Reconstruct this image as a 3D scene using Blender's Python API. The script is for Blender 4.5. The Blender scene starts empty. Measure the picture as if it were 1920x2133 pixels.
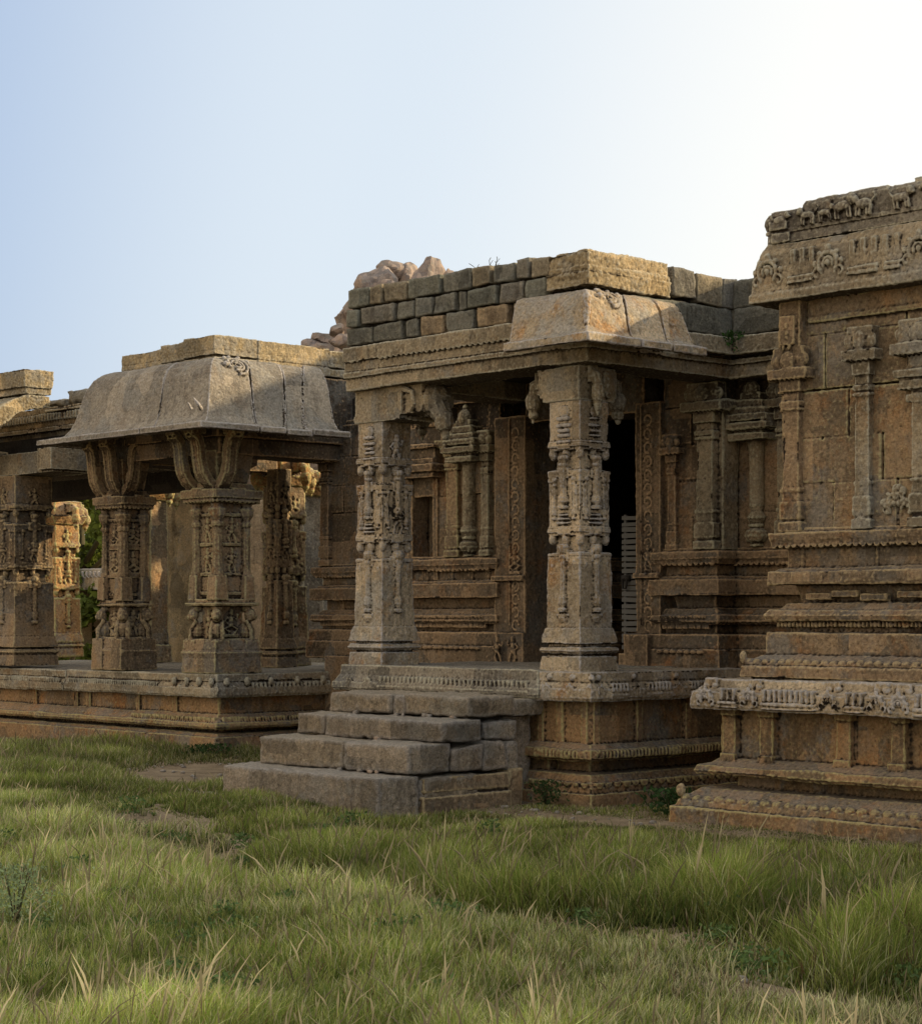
import bpy, math, random
import numpy as np
from mathutils import Vector, noise
R = math.radians
sc = bpy.context.scene
COL = sc.collection
rnd = random.Random(7)

# ------------------------------------------------------------------ mesh helpers
class B:
    """collects closed solids; build() links them as ONE mesh object"""
    def __init__(s): s.v = []; s.f = []; s.t = []
    def add(s, vs, fs, tint=None):
        n = len(s.v); s.v += vs; s.f += [tuple(i + n for i in f) for f in fs]
        s.t += [tint or (1, 1, 1)] * len(vs)
    def fr(s, x0, x1, y0, y1, z0, z1, o0=0, o1=0):
        s.add([(x0-o0, y0-o0, z0), (x1+o0, y0-o0, z0), (x1+o0, y1+o0, z0), (x0-o0, y1+o0, z0),
               (x0-o1, y0-o1, z1), (x1+o1, y0-o1, z1), (x1+o1, y1+o1, z1), (x0-o1, y1+o1, z1)],
              [(3, 2, 1, 0), (4, 5, 6, 7), (0, 1, 5, 4), (1, 2, 6, 5), (2, 3, 7, 6), (3, 0, 4, 7)])
    box = fr
    def tiers(s, x0, x1, y0, y1, L):
        for z0, z1, o0, o1 in L: s.fr(x0, x1, y0, y1, z0-.004, z1+.004, o0, o1)
    def lathe(s, cx, cy, prof, n=12, rot=0, sy=1.0):
        vs = []; fs = []
        for r, z in prof:
            for k in range(n):
                a = 2*math.pi*k/n + rot
                vs.append((cx + r*math.cos(a), cy + r*sy*math.sin(a), z))
        m = len(prof)
        for i in range(m-1):
            for k in range(n):
                k2 = (k+1) % n
                fs.append((i*n+k, i*n+k2, (i+1)*n+k2, (i+1)*n+k))
        fs.append(tuple(range(n-1, -1, -1))); fs.append(tuple((m-1)*n+k for k in range(n)))
        s.add(vs, fs)
    def ell(s, c, r, n=10, m=7):
        vs = [(c[0], c[1], c[2]-r[2])]; fs = []
        for i in range(1, m):
            a = -math.pi/2 + math.pi*i/m
            for k in range(n):
                b = 2*math.pi*k/n
                vs.append((c[0]+r[0]*math.cos(a)*math.cos(b), c[1]+r[1]*math.cos(a)*math.sin(b), c[2]+r[2]*math.sin(a)))
        vs.append((c[0], c[1], c[2]+r[2])); L = len(vs)-1
        for k in range(n):
            k2 = (k+1) % n
            fs.append((0, 1+k2, 1+k)); fs.append((L, L-n+k, L-n+k2))
            for i in range(m-2):
                a = 1+i*n
                fs.append((a+k, a+k2, a+n+k2, a+n+k))
        s.add(vs, fs)
    def tube(s, pts, r, n=7):
        pts = [Vector(p) for p in pts]; rr = r if isinstance(r, (list, tuple)) else [r]*len(pts)
        vs = []; fs = []
        for i, p in enumerate(pts):
            d = (pts[min(i+1, len(pts)-1)] - pts[max(i-1, 0)]).normalized()
            a = d.cross(Vector((.31, .95, .1)));
            if a.length < .2: a = d.cross(Vector((1, 0, 0)))
            a.normalize(); b = d.cross(a)
            for k in range(n):
                t = 2*math.pi*k/n
                vs.append(tuple(p + a*math.cos(t)*rr[i] + b*math.sin(t)*rr[i]))
        for i in range(len(pts)-1):
            for k in range(n):
                k2 = (k+1) % n
                fs.append((i*n+k, i*n+k2, (i+1)*n+k2, (i+1)*n+k))
        fs.append(tuple(range(n-1, -1, -1))); fs.append(tuple((len(pts)-1)*n+k for k in range(n)))
        s.add(vs, fs)
    def prism(s, F, poly, n0, n1):
        """poly = [(u,z)], extruded from n0 to n1 in frame F"""
        k = len(poly)
        vs = [F(u, n0, z) for u, z in poly] + [F(u, n1, z) for u, z in poly]
        fs = [tuple(range(k)), tuple(range(2*k-1, k-1, -1))] + [(i, (i+1) % k, k+(i+1) % k, k+i) for i in range(k)]
        s.add(vs, fs)
    def fb(s, F, u0, u1, n0, n1, z0, z1):
        s.prism(F, [(u0, z0), (u1, z0), (u1, z1), (u0, z1)], n0, n1)
    def rock(s, x0, x1, y0, y1, z0, z1, r=.025, amp=.012, cell=.03, tint=None, skew=.012):
        """dressed stone block: rounded box with a rough quarried face"""
        g = rnd; tint = tint or (1, 1, 1)
        nx = max(2, int((x1-x0)/cell)); ny = max(2, int((y1-y0)/cell)); nz = max(2, int((z1-z0)/cell))
        idx = {}; vs = []; fs = []
        sd = Vector((g.uniform(0, 90), g.uniform(0, 90), g.uniform(0, 90)))
        sk = [[g.uniform(-skew, skew) for _ in range(3)] for _ in range(8)]
        def vid(i, j, k):
            key = (i, j, k)
            if key in idx: return idx[key]
            a, b, c = i/nx, j/ny, k/nz
            p = Vector((x0+(x1-x0)*a, y0+(y1-y0)*b, z0+(z1-z0)*c))
            q = Vector((min(max(p.x, x0+r), x1-r), min(max(p.y, y0+r), y1-r), min(max(p.z, z0+r), z1-r)))
            d = p-q
            nn = d.normalized() if d.length > 1e-6 else Vector((0, 0, 1))
            p = q + nn*r
            w = 0
            for c8 in range(8):
                wa = (a if c8 & 1 else 1-a)*(b if c8 & 2 else 1-b)*(c if c8 & 4 else 1-c)
                p += Vector(sk[c8])*wa
            n1 = noise.noise(p*5+sd)+.7*noise.noise(p*15+sd)+.5*noise.noise(p*36+sd)
            e_ = (abs(nn.x) > .2)+(abs(nn.y) > .2)+(abs(nn.z) > .2)
            if e_ > 1: n1 -= 1.6*max(0, noise.noise(p*11+sd*2)+.15)
            p += nn*(n1*amp)
            idx[key] = len(vs); vs.append(tuple(p)); return idx[key]
        for i in range(nx):
            for j in range(ny):
                fs.append((vid(i, j, 0), vid(i, j+1, 0), vid(i+1, j+1, 0), vid(i+1, j, 0)))
                fs.append((vid(i, j, nz), vid(i+1, j, nz), vid(i+1, j+1, nz), vid(i, j+1, nz)))
        for i in range(nx):
            for k in range(nz):
                fs.append((vid(i, 0, k), vid(i+1, 0, k), vid(i+1, 0, k+1), vid(i, 0, k+1)))
                fs.append((vid(i, ny, k), vid(i, ny, k+1), vid(i+1, ny, k+1), vid(i+1, ny, k)))
        for j in range(ny):
            for k in range(nz):
                fs.append((vid(0, j, k), vid(0, j, k+1), vid(0, j+1, k+1), vid(0, j+1, k)))
                fs.append((vid(nx, j, k), vid(nx, j+1, k), vid(nx, j+1, k+1), vid(nx, j, k+1)))
        s.add(vs, fs, tint)
    def build(s, name, mat, parent=None, voxel=None, disp=(), smooth=True, label=None, rough=True):
        loc = Vector(BASE[parent.name]) if parent else Vector((0, 0, 0))
        me = bpy.data.meshes.new(name)
        vv = np.array(s.v, dtype=np.float64) - np.array(loc)
        me.from_pydata(vv.tolist(), [], s.f); me.update()
        ob = bpy.data.objects.new(name, me); COL.objects.link(ob)
        if voxel:
            m = ob.modifiers.new('r', 'REMESH'); m.mode = 'VOXEL'; m.voxel_size = voxel; m.use_smooth_shade = True
            if rough:
                for tx, st in ((TEX_BIG, .030), (TEX_MID, .013), (TEX_FINE, .010)):
                    d = ob.modifiers.new('d', 'DISPLACE'); d.texture = tx; d.texture_coords = 'GLOBAL'; d.strength = st*(rough if rough is not True else 1); d.mid_level = .5
            dg = bpy.context.evaluated_depsgraph_get(); dg.update()
            nm = bpy.data.meshes.new_from_object(ob.evaluated_get(dg)); ob.modifiers.clear(); ob.data = nm
            bpy.data.meshes.remove(me); nm.name = name; me = nm
            me.materials.clear()
        else:
            ca = me.color_attributes.new('tint', 'FLOAT_COLOR', 'POINT')
            arr = np.ones((len(s.v), 4), dtype=np.float32); arr[:, :3] = np.array(s.t)
            ca.data.foreach_set('color', arr.ravel())
        me.materials.append(mat)
        me.polygons.foreach_set('use_smooth', [bool(smooth)]*len(me.polygons))
        if parent: ob.parent = parent; BASE[ob.name] = BASE[parent.name]
        if label: ob['label'] = label
        return ob

def tex(name, size, depth=2):
    t = bpy.data.textures.new(name, 'CLOUDS'); t.noise_scale = size; t.noise_depth = depth; return t
TEX_BIG = tex('big', .45); TEX_MID = tex('mid', .10); TEX_FINE = tex('fine', .035, 1)

def Fr(cx, cy, d):
    """local frame of a wall face: u along the wall, n outward, z up"""
    if d == '-Y': return lambda u, n, z: (cx+u, cy-n, z)
    if d == '+Y': return lambda u, n, z: (cx+u, cy+n, z)
    if d == '+X': return lambda u, n, z: (cx+n, cy+u, z)
    return lambda u, n, z: (cx-n, cy+u, z)
DIRS = ('-Y', '+X', '+Y', '-X')

BASE = {}
def thing(name, label, cat, loc=(0, 0, 0), group=None):
    o = bpy.data.objects.new(name, None); COL.objects.link(o); o.location = loc
    o.empty_display_size = .2
    o['label'] = label; o['category'] = cat; o['kind'] = 'thing'; BASE[o.name] = tuple(loc)
    if group: o['group'] = group
    return o
def tag(o, label, cat, group=None):
    o['label'] = label; o['category'] = cat; o['kind'] = 'thing'
    if group: o['group'] = group
    return o

# ------------------------------------------------------------------ materials
def mat_new(name):
    m = bpy.data.materials.new(name); m.use_nodes = True; nt = m.node_tree; nt.nodes.clear()
    o = nt.nodes.new('ShaderNodeOutputMaterial'); b = nt.nodes.new('ShaderNodeBsdfPrincipled')
    nt.links.new(b.outputs[0], o.inputs[0]); b.inputs['Specular IOR Level'].default_value = .2
    return m, nt, b
def stone(name, a, b, stain=(.30, .15, .06), dark=(.06, .05, .04), st=.35, dk=.45, top=.5, edge=.65, tint=False, bump=.8, topc=(.30, .28, .24), speck=.25, upper_dark=None):
    m, nt, bs = mat_new(name); N = nt.nodes; L = nt.links
    pos = N.new('ShaderNodeNewGeometry')
    def nz(scale, det=6, ro=.6, mp=None, dist=0):
        n = N.new('ShaderNodeTexNoise'); n.inputs['Scale'].default_value = scale; n.inputs['Detail'].default_value = det; n.inputs['Roughness'].default_value = ro; n.inputs['Distortion'].default_value = dist
        if mp:
            q = N.new('ShaderNodeMapping'); q.inputs['Scale'].default_value = mp; L.new(pos.outputs['Position'], q.inputs['Vector']); L.new(q.outputs[0], n.inputs['Vector'])
        else: L.new(pos.outputs['Position'], n.inputs['Vector'])
        return n.outputs['Fac']
    def ramp(x, lo, hi, amt=1.0):
        r = N.new('ShaderNodeMapRange'); r.inputs[1].default_value = lo; r.inputs[2].default_value = hi; r.inputs[4].default_value = amt
        r.interpolation_type = 'SMOOTHSTEP'; L.new(x, r.inputs[0]); return r.outputs[0]
    def mix(f, x, y, bt='MIX'):
        n = N.new('ShaderNodeMix'); n.data_type = 'RGBA'; n.blend_type = bt
        if isinstance(f, float): n.inputs[0].default_value = f
        else: L.new(f, n.inputs[0])
        for i, c in ((6, x), (7, y)):
            if isinstance(c, tuple): n.inputs[i].default_value = (*c, 1)
            else: L.new(c, n.inputs[i])
        return n.outputs[2]
    c = mix(ramp(nz(1.1, 7, .62), .38, .62), a, b)
    c = mix(ramp(nz(3.1, 8, .7, (1, 1, .45)), .52, .72, st), c, stain)
    c = mix(ramp(nz(5.0, 8, .7, (1, 1, .35)), .5, .74, dk), c, dark)
    c = mix(ramp(nz(.8, 6, .65), .52, .68, dk), c, (b[0]*.42, b[1]*.40, b[2]*.36))
    c = mix(ramp(nz(2.2, 7, .7), .53, .66, st), c, (stain[0]*.9, stain[1]*.85, stain[2]*.8))
    c = mix(ramp(nz(14, 8, .8), .47, .68, .6), c, (a[0]*1.4, a[1]*1.38, a[2]*1.34))
    c = mix(ramp(nz(22, 6, .8), .50, .38, .55), c, (b[0]*.4, b[1]*.38, b[2]*.35))
    c = mix(ramp(nz(2.6, 6, .7, (3.2, 3.2, .16)), .52, .68, .55*dk+.1), c, (dark[0]*1.3, dark[1]*1.25, dark[2]*1.2))
    if upper_dark:  # darker towards the ceiling, with a noisy edge
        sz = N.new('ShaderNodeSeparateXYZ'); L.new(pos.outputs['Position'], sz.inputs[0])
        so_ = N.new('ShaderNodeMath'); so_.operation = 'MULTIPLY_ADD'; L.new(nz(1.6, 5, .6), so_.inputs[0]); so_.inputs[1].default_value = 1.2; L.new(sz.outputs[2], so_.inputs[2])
        c = mix(ramp(so_.outputs[0], upper_dark[0]+.6, upper_dark[1]+.6, upper_dark[2]), c, (.055, .045, .035))
    # grey weathered patches and stone-to-stone differences
    c = mix(ramp(nz(1.7, 8, .75, (1, 1, .8)), .49, .60, .65), c, ((a[0]+a[1]+a[2])*.30, (a[0]+a[1]+a[2])*.285, (a[0]+a[1]+a[2])*.245))
    vo = N.new('ShaderNodeTexVoronoi'); vo.distance = 'CHEBYCHEV'; vo.inputs['Scale'].default_value = 2.3; vo.inputs['Randomness'].default_value = .8; L.new(pos.outputs['Position'], vo.inputs['Vector'])
    vr = N.new('ShaderNodeSeparateColor'); L.new(vo.outputs['Color'], vr.inputs[0])
    c = mix(ramp(vr.outputs[0], .5, 1.0, .6), c, (b[0]*.55, b[1]*.55, b[2]*.55)); c = mix(ramp(vr.outputs[1], .55, 1.0, .5), c, (a[0]*1.35, a[1]*1.3, a[2]*1.25))
    # grain of the granite
    c = mix(ramp(nz(70, 4, .8), .52, .7, speck), c, (.06, .052, .045))
    c = mix(ramp(nz(110, 3, .8), .56, .7, speck), c, (.5, .46, .40))
    # dust and lichen on upward faces
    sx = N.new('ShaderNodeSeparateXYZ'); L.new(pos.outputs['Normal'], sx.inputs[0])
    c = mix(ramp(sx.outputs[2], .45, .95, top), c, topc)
    c = mix(ramp(sx.outputs[2], -.25, -.9, .8), c, (dark[0]*.6, dark[1]*.55, dark[2]*.5))  # shade painted in: downward faces go near black
    if edge:  # edge wear and cavity dirt, deepened as painted edge light and crease shade
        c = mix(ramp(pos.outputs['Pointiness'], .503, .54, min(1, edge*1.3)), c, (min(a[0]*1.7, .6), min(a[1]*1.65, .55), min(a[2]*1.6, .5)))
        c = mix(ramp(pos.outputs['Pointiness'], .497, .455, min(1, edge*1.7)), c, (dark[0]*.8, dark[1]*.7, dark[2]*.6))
    mc = N.new('ShaderNodeMapRange'); mc.inputs[1].default_value = .36; mc.inputs[2].default_value = .64; mc.inputs[3].default_value = .66; mc.inputs[4].default_value = 1.30; L.new(nz(34, 6, .85), mc.inputs[0])
    cb = N.new('ShaderNodeCombineColor'); [L.new(mc.outputs[0], cb.inputs[k]) for k in range(3)]
    c = mix(1.0, c, cb.outputs[0], 'MULTIPLY')
    if tint:
        at = N.new('ShaderNodeAttribute'); at.attribute_name = 'tint'
        c = mix(1.0, c, at.outputs['Color'], 'MULTIPLY')
    L.new(c, bs.inputs['Base Color']); bs.inputs['Roughness'].default_value = .93
    bp = N.new('ShaderNodeBump'); bp.inputs['Strength'].default_value = bump; bp.inputs['Distance'].default_value = .035
    ad = N.new('ShaderNodeMath'); ad.operation = 'ADD'; L.new(nz(38, 8, .75), ad.inputs[0]); L.new(nz(12, 5, .6), ad.inputs[1])
    L.new(ad.outputs[0], bp.inputs['Height']); L.new(bp.outputs[0], bs.inputs['Normal'])
    return m

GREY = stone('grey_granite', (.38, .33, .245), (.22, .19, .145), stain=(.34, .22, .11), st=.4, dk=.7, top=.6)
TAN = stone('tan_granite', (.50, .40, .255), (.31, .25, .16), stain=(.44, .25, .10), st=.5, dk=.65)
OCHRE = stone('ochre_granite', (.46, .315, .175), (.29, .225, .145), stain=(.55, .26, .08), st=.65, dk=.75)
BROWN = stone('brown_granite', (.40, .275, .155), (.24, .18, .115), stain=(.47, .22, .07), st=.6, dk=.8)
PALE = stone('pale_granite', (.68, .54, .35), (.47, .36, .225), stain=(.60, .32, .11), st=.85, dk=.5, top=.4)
HALL = stone('hall_granite', (.36, .25, .145), (.21, .16, .105), stain=(.46, .21, .07), st=.6, dk=.85, upper_dark=(2.9, 3.9, .85))
HALLT = stone('hall_pale_granite', (.44, .355, .23), (.27, .22, .145), stain=(.42, .24, .10), st=.5, dk=.7, upper_dark=(3.0, 4.0, .8))
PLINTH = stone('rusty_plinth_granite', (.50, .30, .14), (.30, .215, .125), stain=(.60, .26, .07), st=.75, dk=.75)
SUNNY = stone('sunlit_orange_granite', (.62, .36, .15), (.50, .28, .11), stain=(.60, .28, .08), st=.5, dk=.3)  # warm sun bounce painted into the base colour
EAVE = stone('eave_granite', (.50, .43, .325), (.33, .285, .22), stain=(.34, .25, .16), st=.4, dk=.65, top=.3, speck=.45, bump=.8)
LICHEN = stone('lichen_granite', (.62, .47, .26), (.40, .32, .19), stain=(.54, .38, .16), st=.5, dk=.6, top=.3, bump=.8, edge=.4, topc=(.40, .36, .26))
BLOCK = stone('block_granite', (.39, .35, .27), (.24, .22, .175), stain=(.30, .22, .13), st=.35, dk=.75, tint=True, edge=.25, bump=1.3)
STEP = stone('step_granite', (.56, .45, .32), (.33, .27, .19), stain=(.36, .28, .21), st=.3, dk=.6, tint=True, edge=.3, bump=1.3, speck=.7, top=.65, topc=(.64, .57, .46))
ROCKM = stone('hill_granite', (.40, .31, .245), (.27, .235, .22), stain=(.44, .28, .17), dark=(.11, .11, .125), st=.4, dk=.7, edge=0, bump=.0, speck=0, top=.1)  # bluish dark tone paints in distance haze
def flat(name, col, rough=.8):
    m, nt, b = mat_new(name); b.inputs['Base Color'].default_value = (*col, 1); b.inputs['Roughness'].default_value = rough
    return m
DARK = stone('dark_granite', (.07, .06, .05), (.04, .035, .03), stain=(.09, .06, .04), st=.3, dk=.5, edge=0)  # near-black stone for ceiling, roof slab, parapet core and hall interior

# ------------------------------------------------------------------ carving library
def scallops(b, F, u0, u1, n0, n1, z, r):
    k = max(1, int((u1-u0)/(2.15*r))); st = (u1-u0)/k
    for i in range(k):
        c = u0+st*(i+.5); rr = r*rnd.uniform(.85, 1.05)
        b.prism(F, [(c+rr*math.cos(a), z+.012+rr*math.sin(a)*1.1) for a in [math.pi+math.pi*j/6 for j in range(7)]], n0, n1)
def petals(b, F, u0, u1, n, z, r, h):
    k = max(1, int((u1-u0)/(2*r))); st = (u1-u0)/k
    for i in range(k):
        p = F(u0+st*(i+.5), n, z); b.ell(p, (r*.95, r*.95, h))
def dentils(b, F, u0, u1, n0, n1, z0, z1, w):
    k = max(1, int((u1-u0)/(w*2))); st = (u1-u0)/k
    for i in range(k): b.fb(F, u0+st*(i+.5)-w/2, u0+st*(i+.5)+w/2, n0, n1, z0, z1)
def feld(b, F, u, n, z, ru, rn, rz):
    c = F(u, n, z); d = F(u+1, n, z); ax = abs(d[0]-c[0]) > .5
    b.ell(c, (ru, rn, rz) if ax else (rn, ru, rz))
def figure(b, F, u, n, z, h, seed=0):
    g = random.Random(seed); s = g.choice((-1, 1)); sit = g.random() < .45
    t = .035*h/.35
    feld(b, F, u+.02*s*h, n, z+h*.88, h*.085, t, h*.10)
    feld(b, F, u+.02*s*h, n, z+h*.98, h*.06, t, h*.06)
    feld(b, F, u, n, z+h*.65, h*.12, t, h*.15)
    feld(b, F, u-.02*s*h, n, z+h*.46, h*.115, t, h*.10)
    def limb(pts, r): b.tube([F(u+a*h*s, n, z+c*h) for a, c in pts], [r*h]*len(pts), 6)
    if sit:
        limb([(-.02, .42), (-.30, .32), (-.05, .20)], .065); limb([(.02, .42), (.30, .30), (.10, .08)], .06)
        b.fb(F, u-.3*h, u+.3*h, n-.03, n+t*.6, z, z+.1*h)
    else:
        limb([(-.05, .42), (-.14, .22), (-.06, .02)], .06); limb([(.05, .42), (.17, .25), (.22, .02)], .058)
    limb([(-.12, .74), (-.26, .60), (-.12, .50)], .04); limb([(.12, .74), (.28, .66), (.32, .86)], .04)
def kudu(b, F, u, n, z, r):
    """horseshoe arch with scrolls"""
    b.tube([F(u+r*math.cos(a)*1.0, n, z+r*math.sin(a)) for a in [R(-40)+R(260)*j/12 for j in range(13)]], r*.2, 6)
    b.tube([F(u+r*.55*math.cos(a), n, z+r*.55*math.sin(a)) for a in [R(-30)+R(240)*j/8 for j in range(9)]], r*.11, 5)
    for s in (-1, 1):
        b.tube([F(u+s*(r*1.15+r*.45*math.cos(a)), n, z-r*.75+r*.4*math.sin(a)) for a in [R(-90)+R(290)*j/9 for j in range(10)]], r*.13, 5)
        feld(b, F, u+s*r*1.45, n, z+r*.1, r*.22, r*.16, r*.3)
        feld(b, F, u+s*r*.95, n, z+r*.95, r*.25, r*.16, r*.2)
    feld(b, F, u, n, z+r*1.35, r*.28, r*.18, r*.35); feld(b, F, u, n, z+.05*r, r*.25, r*.14, r*.3)
def beast(b, F, u, n, z, L, s):
    feld(b, F, u, n, z+L*.42, L*.36, L*.13, L*.17); feld(b, F, u+s*L*.40, n, z+L*.62, L*.16, L*.14, L*.17)
    feld(b, F, u+s*L*.52, n, z+L*.55, L*.1, L*.1, L*.08)
    for q in (-.3, -.16, .18, .32): b.tube([F(u+q*L, n, z+L*.36), F(u+(q+.05*s)*L, n, z)], L*.055, 5)
    b.tube([F(u-s*L*.34, n, z+L*.46), F(u-s*L*.5, n, z+L*.65), F(u-s*L*.4, n, z+L*.8)], L*.04, 5)
def bud_arm(b, F, n, z, L=.28, w=.07):
    """curved bracket arm ending in a hanging bud; n = distance where it leaves the block"""
    b.fb(F, -w, w, n-.05, n+L*.55, z+.12, z+.27)
    pts = [F(0, n+L*.4, z+.20), F(0, n+L*.75, z+.16), F(0, n+L*.85, z+.05)]
    b.tube(pts, [w*.9, w*.9, w*.7], 8)
    p = F(0, n+L*.85, z+.02); b.ell(p, (w*1.15, w*1.15, .10)); p = F(0, n+L*.85, z-.09); b.ell(p, (w*.75, w*.75, .05)); p = F(0, n+L*.85, z-.14); b.ell(p, (w*.3, w*.3, .04))
def colonette(b, x, y, z0, z1, r):
    h = z1-z0
    b.lathe(x, y, [(r*1.5, z0), (r*1.6, z0+.05*h), (r*1.0, z0+.08*h), (r*1.5, z0+.14*h), (r*1.5, z0+.22*h), (r, z0+.27*h), (r*.9, z0+.78*h), (r*1.25, z0+.81*h), (r*1.25, z0+.84*h), (r*.9, z0+.86*h), (r*1.5, z0+.92*h), (r*1.6, z0+.96*h), (r*1.1, z1)], 8)
def pot(b, x, y, z0, r, n=14, sy=1):
    b.lathe(x, y, [(r*.5, z0), (r*.65, z0+r*.15), (r*.45, z0+r*.3), (r*.9, z0+r*.55), (r*1.08, z0+r*1.0), (r*.95, z0+r*1.4), (r*.5, z0+r*1.7), (r*.75, z0+r*1.85), (r*.75, z0+r*2.0), (r*.4, z0+r*2.1)], n, sy=sy)
def pilaster(b, F, u, n, z0, z1, w, d, cap=True):
    """flat pilaster with base, waist, scalloped abacus; n = wall plane"""
    h = z1-z0
    b.fb(F, u-w*.5, u+w*.5, n-.02, n+d, z0, z1-.02)
    b.fb(F, u-w*.68, u+w*.68, n-.02, n+d*1.25, z0, z0+.05*h); b.fb(F, u-w*.62, u+w*.62, n-.02, n+d*1.15, z0+.07*h, z0+.16*h)
    b.fb(F, u-w*.58, u+w*.58, n-.02, n+d*1.1, z0+.22*h, z0+.235*h)
    c = z0+.66*h
    b.fb(F, u-w*.6, u+w*.6, n-.02, n+d*1.2, c, c+.012*h); b.fb(F, u-w*.6, u+w*.6, n-.02, n+d*1.2, c+.025*h, c+.05*h)
    b.fb(F, u-w*.66, u+w*.66, n-.02, n+d*1.3, c+.10*h, c+.16*h); b.fb(F, u-w*.5, u+w*.5, n-.02, n+d*1.1, c+.16*h, c+.2*h)
    if cap:
        a = z1-.17*h
        b.fb(F, u-w*1.25, u+w*1.25, n-.02, n+d*1.9, a, a+.055*h)
        scallops(b, F, u-w*1.2, u+w*1.2, n, n+d*1.8, a, .02)
        b.fb(F, u-w*.95, u+w*.95, n-.02, n+d*1.5, a+.055*h, z1)
        feld(b, F, u, n+d*1.5, a+.10*h, w*.5, .03, .05*h); feld(b, F, u-w*.8, n+d*1.2, a+.10*h, w*.4, .03, .04*h); feld(b, F, u+w*.8, n+d*1.2, a+.10*h, w*.4, .03, .04*h)
def blockwall(b, F, u0, u1, n, zs, wmin=.35, wmax=.7, gap=.017, jit=.010, t=.05):
    for i in range(len(zs)-1):
        u = u0
        while u < u1-.01:
            w = rnd.uniform(wmin, wmax); e = min(u+w, u1)
            if u1-e < wmin*.5: e = u1
            b.fb(F, u+gap*.5, e-gap*.5, n-t, n+rnd.uniform(-jit, jit), zs[i]+gap*.5, zs[i+1]-gap*.5)
            u = e

def carved_pillar(b, cx, cy, z0, z1, w, seed=0, figs=True, arms=(), cap=True):
    """square Vijayanagara pillar: stepped foot, three square blocks, waists with bands of pendants"""
    H = z1-z0; zz = lambda t: z0+t*H; h = w/2; g = random.Random(seed)
    b.fr(cx-h, cx+h, cy-h, cy+h, z0, z0+.135, .062, .05); b.fr(cx-h, cx+h, cy-h, cy+h, z0+.13, z0+.16, .012, .012)
    b.fr(cx-h, cx+h, cy-h, cy+h, z0+.155, z0+.185, .045, .07); b.fr(cx-h, cx+h, cy-h, cy+h, z0+.185, z0+.215, .07, .05)
    b.fr(cx-h, cx+h, cy-h, cy+h, z0+.21, z0+.25, .012, .012); b.fr(cx-h, cx+h, cy-h, cy+h, z0+.245, z0+.38, .062, .03)
    b.fr(cx-h, cx+h, cy-h, cy+h, z0+.36, zz(.44), .022, .006)
    b.fr(cx-h, cx+h, cy-h, cy+h, zz(.53), zz(.745), 0, 0)
    b.fr(cx-h, cx+h, cy-h, cy+h, zz(.85), zz(1.0), -.006, -.006)
    q = h*.76
    b.fr(cx-q, cx+q, cy-q, cy+q, z0+.3, z1)
    for d in DIRS:
        F = Fr(cx, cy, d)
        for t, tt in ((.515, .535), (.83, .855)):   # bands of hanging pendants above each waist
            a = zz(t)
            b.fb(F, -h*1.04, h*1.04, q, h*1.06, a, a+.028); b.fb(F, -h*.98, h*.98, q, h*1.0, a-.03, a); b.fb(F, -h*1.02, h*1.02, q, h*1.03, a+.035, a+.05)
            for u in (-h*.90, h*.90, 0): feld(b, F, u*.97, h*.86, a-.06, .038, .04, .055)
            b.fb(F, -h*.4, h*.4, q, h*1.08, a-.02, a+.04)
        for t in (.44, .745):
            a = zz(t); b.fb(F, -h*1.05, h*1.05, q, h*1.07, a-.026, a-.004); b.fb(F, -h*1.04, h*1.04, q, h*1.05, a-.060, a-.036); b.fb(F, -h*.30, h*.30, q, h*1.10, a-.075, a+.02)
            b.fb(F, -h*1.03, -h*.5, q, h*1.05, a-.10, a-.07); b.fb(F, h*.5, h*1.03, q, h*1.05, a-.10, a-.07)
        # slim engaged colonettes with pots and pedestals
        for (a, c) in ((zz(.22), zz(.47)), (zz(.60), zz(.80))):
            p = F(0, h+.012, 0)
            colonette(b, p[0], p[1], a, c, .034)
        for u in (-h*.62, h*.62):
            p = F(u, h-.004, 0); colonette(b, p[0], p[1], zz(.56), zz(.72), .02)
        p = F(0, h+.01, 0)
        if figs and d in figs:
            for i, (a, hh) in enumerate(((zz(.17), .29), (zz(.54), .30), (zz(.83), .26))):
                b.fb(F, -h*.62, h*.62, h-.02, h+.012, a-.02, a+.005)
                figure(b, F, g.uniform(-.02, .02), h+.004, a, hh, seed+i+ord(d[1]))
        else:
            q_ = F(0, h-.045, 0); pot(b, q_[0], q_[1], zz(.163), .085)
            b.fb(F, -.075, .075, h-.02, h+.03, zz(.205), zz(.213)); b.fb(F, -.06, .06, h-.02, h+.022, zz(.125), zz(.135))
            for i, t in enumerate((.545, .56, .575, .845, .868, .885, .905, .93)):
                ww = .08-.012*(i % 3); b.fb(F, -ww, ww, h-.02, h+.022+.006*(i % 2), zz(t), zz(t)+.018)
            feld(b, F, 0, h, zz(.96), .06, .025, .05)
        for u in (-h*.72, h*.72):
            b.fb(F, u-.022, u+.022, h-.02, h+.012, zz(.30), zz(.42)); b.fb(F, u-.02, u+.02, h-.02, h+.010, zz(.58), zz(.69))
            feld(b, F, u, h, zz(.40), .028, .022, .045); feld(b, F, u, h, zz(.66), .025, .02, .04)

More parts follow.
